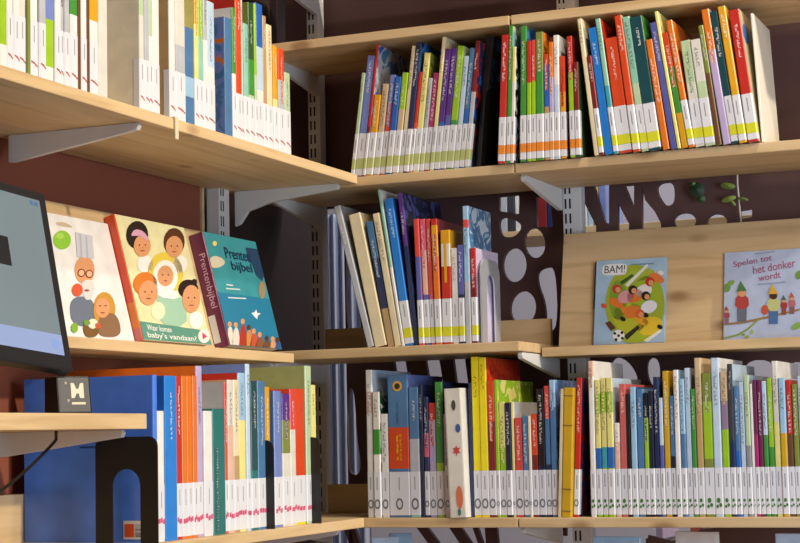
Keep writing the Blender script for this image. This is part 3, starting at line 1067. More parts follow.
# --- left bookcase, upper board (plastic-wrapped books that run out of the frame)
ROW_G = [
    (7, -95, 'periwinkle/.42/steel/.55/lime/.85/white', 'steel', 'blue and green', {'style': 'none'}),
    (6, -95, 'white', 'white', 'white'),
    (6, -70, 'pink/.4/white', 'white', 'pink-topped white'),
    (7, -60, 'beige/.3/offwhite', 'beige', 'beige'),
    (3, -80, 'olive', 'olive', 'slim olive', {'style': 'none'}),
    (8, -80, 'pink/.45/white', 'white', 'pink and white'),
    (6.5, -80, 'palegrey', 'grey', 'grey'),
    (9, -85, 'periwinkle/.62/lime/.9/white', 'steel', 'blue with green foot', {'px': 46, 'style': 'none'}),
    (6, -90, 'white', 'white', 'plain white'),
    (4, -60, 'darkgrey/.4/palegrey', 'grey', 'slim silver'),
    (5, -60, 'white/.4/palegrey', 'white', 'silvery white'),
    (7.5, -60, 'lime/.35/green/.5/white', 'green', 'green and white'),
    (3, -60, 'brown', 'brown', 'slim brown', {'style': 'none'}),
    (6, -80, 'white', 'white', 'wrapped white'),
    (2.5, -70, 'brown', 'brown', 'thin brown', {'style': 'none'}),
    (7, -75, 'gold/.56/white', 'gold', 'golden', {'px': 90, 'title': 0}),
    (7, -80, 'offwhite', 'offwhite', 'ivory', {'style': 'none', 'title': 0}),
    ('gap', 24),
    (4.5, -80, 'palegreen/.5/offwhite', 'beige', 'pale green', {'px': 140, 'back': 'paper', 'd': .24, 'title': 0}),
    (4.5, -75, 'mint/.4/palegrey', 'mint', 'mint and grey', {'title': 0}),
    (4, -80, 'palegreen/.6/white', 'white', 'slim greenish', {'title': 0}),
    (6.5, -80, 'white', 'white', 'snow white', {'title': 0}),
    ('gap', 9),
    (5.5, -70, 'white', 'white', 'tall white', {'back': 'tan', 'title': 0}),
    (9, -70, 'offwhite/.6/palegrey', 'white', 'wide off-white', {'title': 0}),
    (8, 28, 'steel/.5/lightblue/.7/steel', 'steel', 'short blue', {'px': 186, 'style': 'none', 'back': 'steel', 'title': 0}),
    (3.5, -20, 'gold/.3/paleyellow', 'paleyellow', 'slim yellow'),
    (4, -25, 'lime/.4/mint/.7/white', 'mint', 'lime and mint'),
    (3.5, -20, 'palegrey/.4/white', 'steel', 'glossy pale'),
    (6.5, 2, 'paleblue/.5/white', 'navy', 'pale blue', {'title': 1, 'tcol': 'navy'}),
    ('gap', 8),
    (7, 18, 'steel', 'steel', 'undersea picture', {'px': 226, 'style': 'none', 'back': 'periwinkle+steel+orange', 'd': .2, 'title': 0}),
    (3.5, 8, 'green/.5/white', 'white', 'slim green and white'),
    (7, -15, 'orangered/.8/salmon', 'red', 'tall red', {'px': 237, 'back': 'red', 'd': .22}),
    (3, -2, 'white', 'white', 'slim snow white'),
    (5.5, 24, 'mint/.6/palegreen', 'mint', 'mint', {'back': 'mint'}),
    (6.5, 3, 'darkgreen/.4/green/.65/palegreen', 'darkgreen', 'dark green', {'back': 'olive'}),
    (3, 4, 'lime/.5/palegreen', 'lime', 'slim lime'),
    (7, 4, 'blue/.3/paleblue/.6/white', 'blue', 'blue-topped white', {'px': 258, 'back': 'blue', 'title': 0}),
    (3.5, 16, 'tan', 'tan', 'slim tan'),
    (5, 25, 'cream', 'cream', 'cream', {'back': 'cream'}),
    (4, 46, 'gold/.5/paleyellow', 'gold', 'yellow', {'back': 'gold'}),
    (6, 49, 'orangered/.3/palegrey', 'orangered', 'orange-topped grey', {'px': 279, 'back': 'red'}),
    (5.5, 73, 'palegreen', 'palegreen', 'shortest pale green', {'back': 'palegreen'}),
]
rg = row('left', 0, .405, ROW_G, 0, 0, 'swoosh', 'in the wrapped upper row', 'plastic-wrapped books on the upper left board', end=291, dx=0.8, depth=(.16, .24), lab_h=.095)

# ------------------------------------------------------------------ bookends
BLACK = mat('black', 0.45, 0.1)


def arch_plate(w, h, hole_w, hole_h, th, name, material, base_len=0.10, corner=0.018, hole_z=0.0):
    """upright bookend plate in the local xz plane with an arched opening, on a thin foot"""
    t = empty(name)
    def rr(w_, h_, c, x0=0.0):
        return [(x0, 0.0)] + [(x0, h_ - c)] + [(x0 + c - c * math.cos(a), h_ - c + c * math.sin(a)) for a in (math.pi / 8, math.pi / 4, 3 * math.pi / 8, math.pi / 2)] + \
            [(x0 + w_ - c + c * math.sin(a), h_ - c + c * math.cos(a)) for a in (0.0001, math.pi / 8, math.pi / 4, 3 * math.pi / 8, math.pi / 2)] + [(x0 + w_, 0.0)]
    m = MB()
    outer = rr(w, h, corner)
    if hole_w:
        x0 = (w - hole_w) / 2
        inner = rr(hole_w, hole_h, hole_w * 0.499, x0)
        poly = outer + inner[::-1]
    else:
        poly = outer
    cu = MB()
    cu.prism(poly, 1, -th / 2, th / 2, material)
    cu.build('upright_plate', t)
    f = MB()
    f.box(0.0, w, th / 2 + 0.0001, base_len, 0.0, 0.0009, material)
    f.build('foot_plate', t)
    return t


# black plate in front of the album, arch opening shows the album
yA = shelf_px(157, 0, 0.0, Z0 - .391)[1] - 0.013
xr = bp(158, 500, 1, yA)[0]
xl = bp(96, 500, 1, yA)[0]
zt = bp(126, 437, 1, yA)[2]
t = arch_plate(xr - xl, zt - (Z0 - .391), (xr - xl) * 0.45, (zt - Z0 + .391) * 0.70, 0.003, 'bookend', BLACK, 0.004)
t.location = (xl, yA, Z0 - .391 + 0.0002)
tag(t, 'black metal bookend with an arched opening standing against the large blue album', 'bookend', 'black bookends')
for px_, yt_, lab, wpl in ((275.0, 440, 'thin black bookend plate standing between gold and periwinkle books', 0.12), (318.0, 437, 'black bookend with rounded top closing the blue album row', 0.13)):
    p = shelf_px(px_ - (2 if px_ < 300 else 0), 0, -0.004, Z0 - .391)
    zt = bp(px_, yt_, 0, -0.004)[2]
    t = arch_plate(wpl, zt - (Z0 - .391), 0, 0, 0.003, 'bookend', BLACK, 0.003)
    t.location = (0.004 - wpl if px_ > 300 else -0.0 - wpl, p[1], Z0 - .391 + 0.0002)
    tag(t, lab, 'bookend', 'black bookends')

# black leaning plate closing the corner row
pa = shelf_px(479, 1, 0.02, Z0 + .401)
t = arch_plate(0.19, 0.185, 0, 0, 0.004, 'bookend', BLACK, 0.004, 0.03)
t.rotation_euler = (Matrix.Rotation(math.radians(5.5), 3, 'Y') @ Matrix.Rotation(math.pi / 2, 3, 'Z')).to_euler()
t.location = (pa[0] + 0.003, 0.018, Z0 + .401 + 0.0006)
tag(t, 'black bookend plate leaning at the end of the dim corner row', 'bookend', 'black bookends')

# chrome arch
CHROME = mat('d4d8e2', 0.28, 0.03, metal=0.55)
pa = shelf_px(481, 1, 0.02, Z0)
zt = bp(481, 258, 1, 0.03)[2]
t = arch_plate(0.125, zt - Z0, 0.055, (zt - Z0) * 0.82, 0.0035, 'bookend', CHROME, 0.004, 0.035)
t.rotation_euler = (0, 0, math.pi / 2)
t.location = (pa[0] + 0.002, 0.022, Z0 + 0.0003)
tag(t, 'shiny chrome bookend with an arched opening on the third board', 'bookend')

# white slab
xs0 = shelf_px(764, 1, 0.004, Z0 + .401)[0]
t = empty('bookend', (xs0, 0.004, Z0 + .4016), (0, math.radians(-2.6), 0))
tag(t, 'tall cream-white slab bookend at the end of the second board', 'bookend')
m = MB()
SLAB = mat('e6e2d4', 0.5, 0.04)
m.box(-.005, 0.001, 0, 0.18, 0.0006, 0.283, SLAB)
m.build('upright_slab', t, bevel=0.002)

# thin clear strips along two board edges
strip = mat('a89f94', 0.3, 0.05)

# ------------------------------------------------------------------ display books
E_ = 0.0006


class Face:
    """a face-out book on a sloping board; art is laid on its front cover"""
    def __init__(s, side, pl, w, h, d_px, name, spine, cover, label, tilt):
        # pl = photo column of the lower spine corner, d_px = photo column of the lower outer corner
        s.side, s.w, s.tilt = side, w, tilt
        zz = Z0 - .0085
        base = 0.2045 if side == 'back' else -0.2045
        ax = 1 if side == 'back' else 0
        sg = -1 if side == 'back' else 1
        if side == 'back':
            s.M = Matrix.Rotation(-tilt, 3, 'X') @ Matrix.Rotation(-math.pi / 2, 3, 'Z')
            fn = s.M @ Vector((1, 0, 0))
        else:
            s.M = Matrix.Rotation(-tilt, 3, 'Y')
            fn = s.M @ Vector((1, 0, 0))
        # front plane point
        piv = Vector((0, base, zz)) if side == 'back' else Vector((base, 0, zz))
        s.fp = piv + fn * w
        s.n = fn
        A = bpp(pl[0], pl[1], s.fp, fn)
        B = bpp(d_px[0], d_px[1], s.fp, fn)
        k = 0 if side == 'back' else 1
        d = B[k] - A[k]
        s.d, s.h = d, h
        s.root = make_book(w, h, d, spine, cover, style=None, title=0, name=name)
        s.root.rotation_euler = s.M.to_euler()
        org = Vector((A[0], base, zz)) if side == 'back' else Vector((base, A[1], zz))
        s.root.location = org - s.M @ Vector((-w / 2, 0, 0)) + fn * 0.0006
        tag(s.root, label, 'book', 'picture books shown face out')
        s.A0 = s.root.location
        s.Mi = s.M.inverted()
        s.lay = 0

    def uv(s, x, y):
        p = Vector(bpp(x, y, s.fp + s.n * 0.0012, s.n))
        q = s.Mi @ (p - s.A0)
        return q.y, q.z

    def P(s, u, v, k):
        return (s.w / 2 + E_ + k * 0.00022, u, v)

    def clip(s, u, v):
        return min(max(u, 0.002), s.d - 0.001), min(max(v, 0.001), s.h - 0.001)

    def poly(s, mb, pts, color, k, px=True, rough=0.4):
        q = [s.clip(*(s.uv(*p) if px else p)) for p in pts]
        mb.face([s.P(u, v, k) for u, v in q], mat(color, rough, 0.05) if isinstance(color, str) else color)

    def ell(s, mb, c, rx, ry, color, k, rot=0.0, n=18):
        """ellipse given in photo pixels, upright in the picture of the cover"""
        s.poly(mb, blob(c[0], c[1], rx, ry, n, rot), color, k)

    def part(s, mb, name):
        return mb.build(name, s.root, fix=False)

    def text(s, body, a, b_, hpx, color, k, name, parent=None, bold=0.0):
        """lettering from photo point a to b_ along its baseline"""
        ua, ub = Vector(s.uv(*a)), Vector(s.uv(*b_))
        d = ub - ua
        L = d.length
        d.normalize()
        H = (Vector(s.uv(a[0], a[1] - hpx)) - ua).length
        mb = MB()
        o = s.P(ua.x, ua.y, k)
        letters(mb, body, o, (0, d.x, d.y), (0, -d.y, d.x), mat(color, 0.4), width=L, height=H, bold=bold)
        return mb.build(name, parent or s.root, fix=False)


SKIN = 'dc9c6c'
# -- chef book
cz = 0.262
f = Face('left', (67, 339), 0.008, .252, (134, 340), 'picture_book', 'white', 'f1efe8', 'white picture book with a bearded chef on its cover, beside the monitor', ANG_L)
m = MB(); f.ell(m, (62, 240), 9, 9.5, '8cc63c', 1); f.ell(m, (60, 236), 4, 3, 'a9d65c', 2); m.build('green_apple', f.root, fix=False)
m = MB(); f.poly(m, smooth_poly([(56, 222), (64, 222), (72, 226), (72, 228), (56, 225)], 1), 'c9b79a', 1); m.build('author_line', f.root, fix=False)
m = MB()
f.poly(m, smooth_poly([(72, 326), (69, 305), (74, 297), (86, 296), (95, 303), (97, 327)], 2), '6d7686', 1)      # coat
f.ell(m, (84.5, 270), 10, 14, SKIN, 2)
f.poly(m, smooth_poly([(80, 281), (93, 279), (95, 290), (91, 300), (84, 300)], 2), 'd9d6d2', 3)                  # beard
f.poly(m, [(75, 232), (92, 236), (94, 259), (77, 257)], 'c9ccd4', 3)                                              # hat
f.poly(m, [(79, 234), (80.5, 234.5), (82, 257), (80.5, 257)], 'aeb3be', 4)
f.poly(m, [(85, 235.5), (86.5, 236), (88, 258), (86.5, 258)], 'aeb3be', 4)
for c in ((81, 273), (89, 274)):
    f.ell(m, c, 4, 4.2, '7a2f20', 4, n=14); f.ell(m, c, 2.9, 3.1, 'e6b48c', 5, n=14)
f.ell(m, (77, 290), 5.5, 6.5, 'd65a38', 4)
f.ell(m, (86.5, 290.5), 2.5, 1.1, 'a34a34', 5)
m.build('chef_figure', f.root, fix=False)
m = MB()
f.ell(m, (104, 310), 11, 18, 'c9943c', 5); f.poly(m, smooth_poly([(98, 330), (98, 316), (112, 312), (119, 320), (121, 337), (100, 337)], 2), '8b6a4c', 6)
f.ell(m, (102, 308), 7.5, 10, SKIN, 7); f.ell(m, (99.5, 306), 1.2, .6, '6b3a22', 8, n=8); f.ell(m, (105, 306), 1.2, .6, '6b3a22', 8, n=8); f.ell(m, (102, 313), 2.4, .7, 'a34a34', 8, n=10)
m.build('girl_figure', f.root, fix=False)
m = MB()
f.poly(m, smooth_poly([(82, 324), (99, 326), (98, 335), (91, 338), (84, 336)], 1), '7a5a2c', 8); f.ell(m, (92, 324), 5, 5, 'dfe6c8', 9); f.ell(m, (86, 323), 3.5, 3, '6f9a34', 9); f.ell(m, (97, 326), 3, 3, 'd8542c', 9); f.ell(m, (74, 328), 3.5, 5, '7fae3a', 8)
m.build('vegetable_bowl', f.root, fix=False)

# -- baby book
f = Face('left', (143.5, 343), 0.026, .268, (212, 347), 'picture_book', 'orangered/.7/orange/.9/salmon', 'efe5b0', 'pale yellow picture book with children round a baby, orange spine', ANG_L)
m = MB(); f.poly(m, [(139, 321), (208, 331), (213, 349), (143, 345)], '5f9884', 1); m.build('green_title_band', f.root, fix=False)
m = MB(); f.poly(m, smooth_poly([(156, 298), (161, 295), (181, 297), (186, 300), (187, 328), (157, 323)], 1), 'a3cbb0', 1); m.build('green_blanket', f.root, fix=False)


def kid(cx, cy, hair, hx, hy, hrx, hry, rx, ry, bx, by, brx, bry, body, name, extra=None):
    m = MB()
    f.ell(m, (bx, by), brx, bry, body, 2)
    f.ell(m, (hx, hy), hrx, hry, hair, 3)
    f.ell(m, (cx, cy), rx, ry, SKIN, 4)
    for dx in (-.35, .35):
        f.ell(m, (cx + dx * rx, cy - ry * .08), .8, .8, '2a1a12', 5, n=8)
    f.ell(m, (cx, cy + ry * .45), rx * .3, .6, '9a3a28', 5, n=10)
    f.ell(m, (cx + .5, cy + ry * .16), .7, .9, 'c5804f', 5, n=8)
    if extra:
        extra(m)
    m.build(name, f.root, fix=False)


kid(142, 246, '231713', 137, 235, 11, 14, 8.5, 11, 145, 264, 8, 9, 'f6f2ea', 'child_with_headband', lambda m: f.poly(m, smooth_poly([(130, 236), (134, 229), (143, 231), (149, 240), (146, 241), (141, 236), (134, 236)], 1), 'dba5bb', 6))
kid(174, 247, '5a3218', 174, 242, 10.5, 14, 8.5, 11, 180, 264, 7, 9, 'f6f2ea', 'brown_haired_child')
m = MB()
f.ell(m, (165, 274), 18, 22, 'e6cb4a', 2); f.ell(m, (165, 277), 12.5, 17, 'f6f2ea', 3); f.poly(m, smooth_poly([(156, 288), (177, 290), (179, 300), (157, 297)], 1), 'f6f2ea', 4)
f.ell(m, (165, 276), 8, 10.5, SKIN, 5)
for dx in (-2.8, 2.8):
    f.ell(m, (165 + dx, 275), .8, .8, '2a1a12', 6, n=8)
f.ell(m, (165, 281), 2, .6, '9a3a28', 6, n=10)
m.build('baby_figure', f.root, fix=False)
kid(148, 293, 'd67a2c', 145, 284, 12, 12, 9.5, 12.5, 158, 311, 7, 9, 'f3e9c0', 'ginger_child')
kid(191, 299, '2a1a15', 188, 289, 10, 9.5, 9, 14, 196, 320, 7, 9, 'f6f2ea', 'dark_haired_child', lambda m: f.ell(m, (194, 282), 3, 3, '2a1a15', 5))
f.text('Waar komen', (147.5, 330.0), (172, 332.6), 5.2, 'f3f0e6', 2, 'title_lettering', bold=0.01)
f.text("baby's vandaan?", (148.5, 338.8), (197.5, 343.0), 6.5, 'f3f0e6', 2, 'title_lettering', bold=0.01)
m = MB(); f.ell(m, (204, 336), 6, 7.2, 'efe9e2', 2); f.poly(m, [(202, 332.5), (207, 336.5), (202.5, 339.5)], 'c84a6a', 3); m.build('round_play_emblem', f.root, fix=False)

# -- blue bible picture book
f = Face('left', (230.5, 350), 0.036, .263, (283, 355), 'picture_book', 'plum', '3f9aa4', 'blue-green picture book with plum spine at the end of the display board', ANG_L)
m = MB(); f.poly(m, [(217, 292), (269, 299), (283, 354), (231, 350)], '2a7fa2', 1); m.build('deep_water', f.root, fix=False)
m = MB(); f.poly(m, [(245.5, 247.5), (259, 249.5), (265.5, 276), (262, 281), (256, 275), (252, 264), (249, 262)], '2a4668', 2); f.ell(m, (262, 290), 3.5, 9, '9c8a6a', 2); m.build('dark_tower', f.root, fix=False)
f.text('Prenten', (226, 258.0), (251, 262.0), 9.5, 'navy', 4, 'title_lettering', bold=0.006)
f.text('bijbel', (233, 272.5), (253.5, 275.5), 10, 'navy', 4, 'title_lettering', bold=0.006)
m = MB(); f.poly(m, smooth_poly([(207, 262), (213, 255), (222, 258), (226, 263), (219, 268), (211, 268)], 2), 'd6cfb4', 2); m.build('pale_bird', f.root, fix=False)
m = MB(); f.ell(m, (214.5, 243.5), 2.2, 2.6, 'e8d878', 2); m.build('yellow_moon', f.root, fix=False)
for a, b_, y_ in ((226, 233, 284), (226, 240, 288), (228, 246, 297)):
    m = MB(); f.poly(m, [(a, y_), (b_, y_ + 1.0), (b_, y_ + 2.2), (a, y_ + 1.2)], 'd8e4e0', 2); m.build('small_print', f.root, fix=False)
m = MB(); f.poly(m, [(251, 313), (254, 312.5), (256, 309.5), (257, 313), (260.5, 313.5), (257.5, 316), (257, 319.5), (254.5, 317)], 'e8f0f0', 3); m.build('white_star', f.root, fix=False)
for i_, (x, y, w_, hh, c, sk) in enumerate(((230, 334, 3.4, 13, 'e6ddc8', 1), (236, 337, 4, 16, 'e0d6cc', 1), (243, 335, 4, 18, 'b23a2c', 1), (249, 338, 3.6, 14, 'd08a4a', 0), (254, 341, 4, 13, 'c9553a', 1), (260, 343, 4.5, 11, '8c5a3c', 1), (267, 345, 4.5, 9, '74503c', 0), (273, 346, 3.5, 9, 'dca070', 1), (278, 346, 3, 8, '3a5a9a', 0))):
    m = MB(); f.poly(m, smooth_poly([(x - w_, y + hh), (x - w_ * .8, y - hh * .3), (x, y - hh * .7), (x + w_ * .8, y - hh * .3), (x + w_, y + hh)], 1), c, 2)
    f.ell(m, (x - .5, y - hh * .75), 2.0, 2.8, SKIN if sk else '5a3a2a', 3, n=12); m.build('robed_figure', f.root, fix=False)
# spine title, reading downwards
mb = MB()
letters(mb, 'Prentenbijbel', (-0.008, -0.0007, .215), (0, 0, -1), (1, 0, 0), mat('e2b9cf', 0.4), width=.125, height=.020)
mb.build('spine_title', f.root, fix=False)
mb = MB(); mb.face([(-.017, -0.0007, .012), (.000, -0.0007, .012), (.000, -0.0007, .075), (-.017, -0.0007, .075)], LABEL); mb.build('spine_label', f.root, fix=False)

# -- football book
f = Face('back', (592.5, 346.5), 0.009, .205, (664, 345), 'picture_book', '2a2c30', 'a3c2da', 'light blue football picture book titled BAM! on the knotty sloping board', ANG_B)
m = MB(); f.ell(m, (635, 304.5), 29.5, 40, 'a0b02a', 1, n=32); m.build('green_pitch', f.root, fix=False)
m = MB()
for c, rx, ry, col, ro in (((630, 318), 17, 15, 'b8bc2a', .3), ((645, 297), 14, 22, '9cb42c', .2), ((650, 326), 13, 9, 'dcc02c', -.3), ((618, 300), 9, 20, '7c9e2c', 0), ((640, 275), 15, 6, 'a4b83a', -.2)):
    f.ell(m, c, rx, ry, col, 2, ro)
m.build('grass_patches', f.root, fix=False)
for hd, hc, bd, bc, lg, lc, sh, sc_ in (((617, 289), 'b8402a', (626, 297), 'd99aa0', (616, 303), 'e0762c', (604, 306), 'd4503c'),
                               ((650, 282), 'c42c22', (644, 291), 'e8e4e0', (657, 278), 'e07a3c', (661, 273), 'e8e0d8'),
                               ((633, 290), '2c1c18', (635, 296), 'e0762c', (628, 312), 'e4862c', (623, 319), '1c1a18'),
                               ((646, 296), '2a1a14', (649, 307), 'e6e6f0', (650, 323), 'e4c02c', (660, 327), '1c1a18'),
                               ((640, 314), 'd8602c', (632, 312), 'dc7a2c', (641, 320), 'e0a42c', (646, 315), '2a1a14')):
    m = MB()
    f.ell(m, lg, 8, 4.0, lc, 3, .5); f.ell(m, bd, 8.5, 6.2, bc, 4, -.4); f.ell(m, hd, 4.6, 4.6, hc, 5); f.ell(m, (hd[0] + 1.2, hd[1] + 1.0), 2.6, 2.8, SKIN, 6); f.ell(m, sh, 3.0, 2.2, sc_, 5, .5)
    m.build('football_player', f.root, fix=False)
for pts, col in (([(620, 282), (632, 274), (634, 276), (622, 285)], '3a5a1c'), ([(625, 285), (647, 264), (648.5, 266), (628, 287)], 'e4e6da'), ([(605, 323), (610, 321), (616, 328), (611, 331)], '5a3a1c'), ([(624, 336), (638, 325), (640, 328), (627, 340)], '2c2a1c'), ([(643, 341), (661, 329), (662, 331.5), (648, 342)], 'e6e6da')):
    m = MB(); f.poly(m, pts, col, 3); m.build('pitch_detail', f.root, fix=False)
m = MB(); f.ell(m, (618.7, 335.8), 6, 6, 'f0eeea', 5, n=20)
for dx, dy in ((0, 0), (-3.8, -2.2), (3.4, -3), (-2.5, 4), (3.8, 2.6)):
    f.ell(m, (618.7 + dx, 335.8 + dy), 1.6, 1.6, '1c1c1e', 6, n=6)
m.build('football', f.root, fix=False)
m = MB(); f.poly(m, smooth_poly([(602.5, 267), (605, 264.5), (625, 263.5), (627.5, 266), (626.5, 273), (624, 275), (604.5, 275.8), (602, 273)], 2), 'e8ebec', 3); m.build('title_bubble', f.root, fix=False)
f.text('BAM!', (604.5, 273.6), (625, 272.6), 7.6, '23262c', 4, 'title_lettering')
m = MB(); f.poly(m, [(631, 264), (654, 263), (654, 264.2), (631, 265.2)], '6f8ca4', 2); m.build('author_line', f.root, fix=False)
m = MB(); m.box(-0.0052, 0.0052, -0.0012, -0.0005, .088, .204, mat('1c1d20', .4)); m.build('black_spine_tape', f.root)

# -- gnome book
f = Face('back', (723.0, 341), 0.007, .207, (805, 337.5), 'picture_book', 'b0bdd8', 'b6c4de', 'pale blue picture book with gnomes, Spelen tot het donker wordt', ANG_B)
f.text('Spelen tot', (734, 269.0), (772.5, 262.0), 7.5, 'a4587c', 2, 'title_lettering', bold=0.006)
f.text('het donker', (753.5, 274.3), (796, 266.6), 8, 'a4587c', 2, 'title_lettering', bold=0.006)
f.text('wordt', (758.8, 281.5), (781, 277.6), 6.5, 'a4587c', 2, 'title_lettering', bold=0.006)
for a, b_, y_ in ((755, 775, 253.5), (758, 786, 284)):
    m = MB(); f.poly(m, [(a, y_), (b_, y_ - 2.5), (b_, y_ - 1.6), (a, y_ + .9)], '9098b4', 2); m.build('small_print', f.root, fix=False)
m = MB(); f.poly(m, [(724, 323.5), (745, 321), (768, 316), (800, 308.5), (800, 310.5), (768, 318.2), (745, 323.4), (724, 325.5)], '9a7a4c', 2); m.build('ground_line', f.root, fix=False)
m = MB(); f.poly(m, [(724, 337.6), (738, 334), (748, 328), (758, 319), (759, 320), (749, 329.6), (739, 335.6), (724, 338.8)], '8aa03c', 3)
f.ell(m, (747, 337), 2.2, 1.6, '9cb23c', 3); f.ell(m, (743.5, 334.8), 1.5, 1.2, '7c9a34', 4); f.ell(m, (752, 332), 1.3, 2.4, 'a4b84a', 3); m.build('green_vine', f.root, fix=False)
m = MB(); f.ell(m, (726.5, 288), 4, 4.5, '6f9a44', 2, .6); f.ell(m, (731, 283), 4, 2.5, '86ac50', 3, -.5); m.build('green_leaves', f.root, fix=False)
m = MB(); f.ell(m, (799, 275), 3.5, 4.5, '6f9a44', 2, .3); f.ell(m, (797, 326), 6, 3, '86ac50', 3, -.5); m.build('green_leaves', f.root, fix=False)


def gnome(x, yb, h, hat, coat, legs, name='gnome_figure', face=SKIN):
    m = MB()
    f.poly(m, [(x - h * .11, yb), (x - h * .12, yb - h * .38), (x + h * .12, yb - h * .38), (x + h * .11, yb)], legs, 3)
    f.poly(m, smooth_poly([(x - h * .17, yb - h * .32), (x - h * .15, yb - h * .66), (x + h * .15, yb - h * .66), (x + h * .18, yb - h * .32)], 1), coat, 4)
    f.ell(m, (x, yb - h * .70), h * .10, h * .09, face, 5, n=14)
    f.poly(m, [(x - h * .13, yb - h * .74), (x - h * .03, yb - h), (x + h * .12, yb - h * .75)], hat, 6)
    m.build(name, f.root, fix=False)


gnome(742, 322, 41, '4d7a44', 'b2453e', '6a6f7c')
gnome(773.5, 324, 40, 'd8ac3c', 'c3c886', '4d6fa0', face='4a2a20')
gnome(726.8, 324, 18, 'a83a48', 'a04a5c', '8a6a74')
gnome(784, 315, 20, '4a6a54', 'a83a38', '9a4a44')
gnome(792, 314, 22, 'c05a4c', 'b86a74', '8a5a64')
m = MB(); f.ell(m, (765, 310), 3.6, 5, 'c8583c', 4); m.build('red_ball', f.root, fix=False)

# ------------------------------------------------------------------ album sticker
alb = rf[0][0]
m = MB(); WS = mat('e2ddd6', .5, .04)
wA = 0.0
for o_ in alb.children:
    if o_.name.startswith('cover'):
        wA = max(v.co.x for v in o_.data.vertices)
xx = -wA - 0.0006
m.face([(xx, .022, .006), (xx, .066, .006), (xx, .066, .040), (xx, .022, .040)], WS)
so = m.build('price_sticker', alb, fix=False)
m = MB(); m.face([(xx - .0004, .043, .010), (xx - .0004, .063, .010), (xx - .0004, .063, .034), (xx - .0004, .043, .034)], mat('d8502c', .5)); m.build('orange_mark', so, fix=False)
m = MB()
m.face([(xx - .0004, .025, .010), (xx - .0004, .040, .010), (xx - .0004, .040, .034), (xx - .0004, .025, .034)], dash('palegrey', 'black')); m.build('barcode', so, fix=False)
for q in range(3):
    m = MB(); m.face([(xx, .09, .196 - q * .010), (xx, .20 - q * .02, .196 - q * .010), (xx, .20 - q * .02, .1985 - q * .010), (xx, .09, .1985 - q * .010)], mat('24427e', .5)); m.build('print_line', alb, fix=False)

# spiral of the teal book
for rt, what in rf:
    if what.startswith('teal spiral'):
        cv = [o_ for o_ in rt.children if o_.name.startswith('cover')][0]
        x1 = max(v.co.x for v in cv.data.vertices)
        hh = max(v.co.z for v in cv.data.vertices)
        m = MB()
        pts = []
        for k in range(0, 30 * 10):
            a = 2 * math.pi * k / 10
            pts.append((-x1 * .55 + .0042 * math.cos(a), -.001 + .0042 * math.sin(a), .008 + (hh * .66) * k / 300))
        m.tube(pts, .0008, mat('c9ccd2', .25, .03, metal=1.0), 5)
        m.build('spiral_wire', rt, smooth=True)

# ornaments on the thick white book
for rt, what in rd:
    if what.startswith('thick white'):
        m = MB()
        def oe(cx, cz, rx, rz, c, k=0, n=14):
            m2 = MB(); m2.face([(x, -.0008 - k * .0003, z) for x, z in blob(cx, cz, rx, rz, n)], mat(c, .45)); return m2
        oe(.006, .045, .008, .026, 'd8744c').build('orange_splotch', rt, fix=False)
        m2 = MB(); m2.face([(.004 + (.011 if k % 2 else .005) * math.cos(k * math.pi / 6), -.0008, .150 + (.013 if k % 2 else .006) * math.sin(k * math.pi / 6)) for k in range(12)], mat('c8443a', .45)); m2.build('red_splotch', rt, fix=False)
        oe(.010, .200, .006, .010, '3f5a9a').build('blue_splotch', rt, fix=False)
        oe(.002, .252, .005, .012, '4a443e').build('dark_loop', rt, fix=False)
        oe(.004, .012, .004, .008, '3a7a6a').build('green_splotch', rt, fix=False)
    if what.startswith('thick blue with orange'):
        cv = [o_ for o_ in rt.children if o_.name.startswith('cover')][0]
        hh = max(v.co.z for v in cv.data.vertices)
        m2 = MB(); m2.face([(x, -.0007, z) for x, z in blob(0, hh - .026, .012, .012, 18)], mat('d8a64a', .45)); e_ = m2.build('round_emblem', rt, fix=False)
        m2 = MB(); m2.face([(x, -.0010, z) for x, z in blob(0, hh - .026, .007, .007, 14)], mat('3a2a24', .45)); m2.build('emblem_centre', e_, fix=False)
        for q in range(2):
            m2 = MB(); x_ = -.005 + q * .008; m2.face([(x_, -.0007, hh * .40), (x_ + .005, -.0007, hh * .40), (x_ + .005, -.0007, hh * .58), (x_, -.0007, hh * .58)], dash('orangered', 'yellow')); m2.build('title_marks', rt, fix=False)
        m2 = MB(); m2.face([(-.003, -.0007, hh * .66), (.002, -.0007, hh * .66), (.002, -.0007, hh * .82), (-.003, -.0007, hh * .82)], dash('steel', 'navy')); m2.build('title_marks', rt, fix=False)
    if what.startswith('thick mustard'):
        for zc in (.012, .06, .20, .265):
            m2 = MB(); m2.face([(-.011, -.0007, zc), (.011, -.0007, zc), (.011, -.0007, zc + .002), (-.011, -.0007, zc + .002)], mat('7a5a1c', .5)); m2.build('spine_line', rt, fix=False)
# round blue sticker on the bright red book, and a reflection painted as an oval on the black one
rt = rb[-1][0]
m2 = MB()
cv = [o_ for o_ in rt.children if o_.name.startswith('cover')][0]
x1 = max(v.co.x for v in cv.data.vertices); hh = max(v.co.z for v in cv.data.vertices)
m2.face([(x1 + .0007, y, z) for y, z in blob(.035, hh - .05, .028, .022, 18)], mat('3f7ac4', .4)); m2.build('round_blue_sticker', rt, fix=False)
rt = ra[-1][0]
cv = [o_ for o_ in rt.children if o_.name.startswith('cover')][0]
x1 = max(v.co.x for v in cv.data.vertices); hh = max(v.co.z for v in cv.data.vertices)
m2 = MB(); m2.face([(x1 + .0007, y, z) for y, z in blob(.10, hh - .075, .055, .022, 20, .3)], mat('7f9cc8', .4)); m2.build('oval_reflection', rt, fix=False)

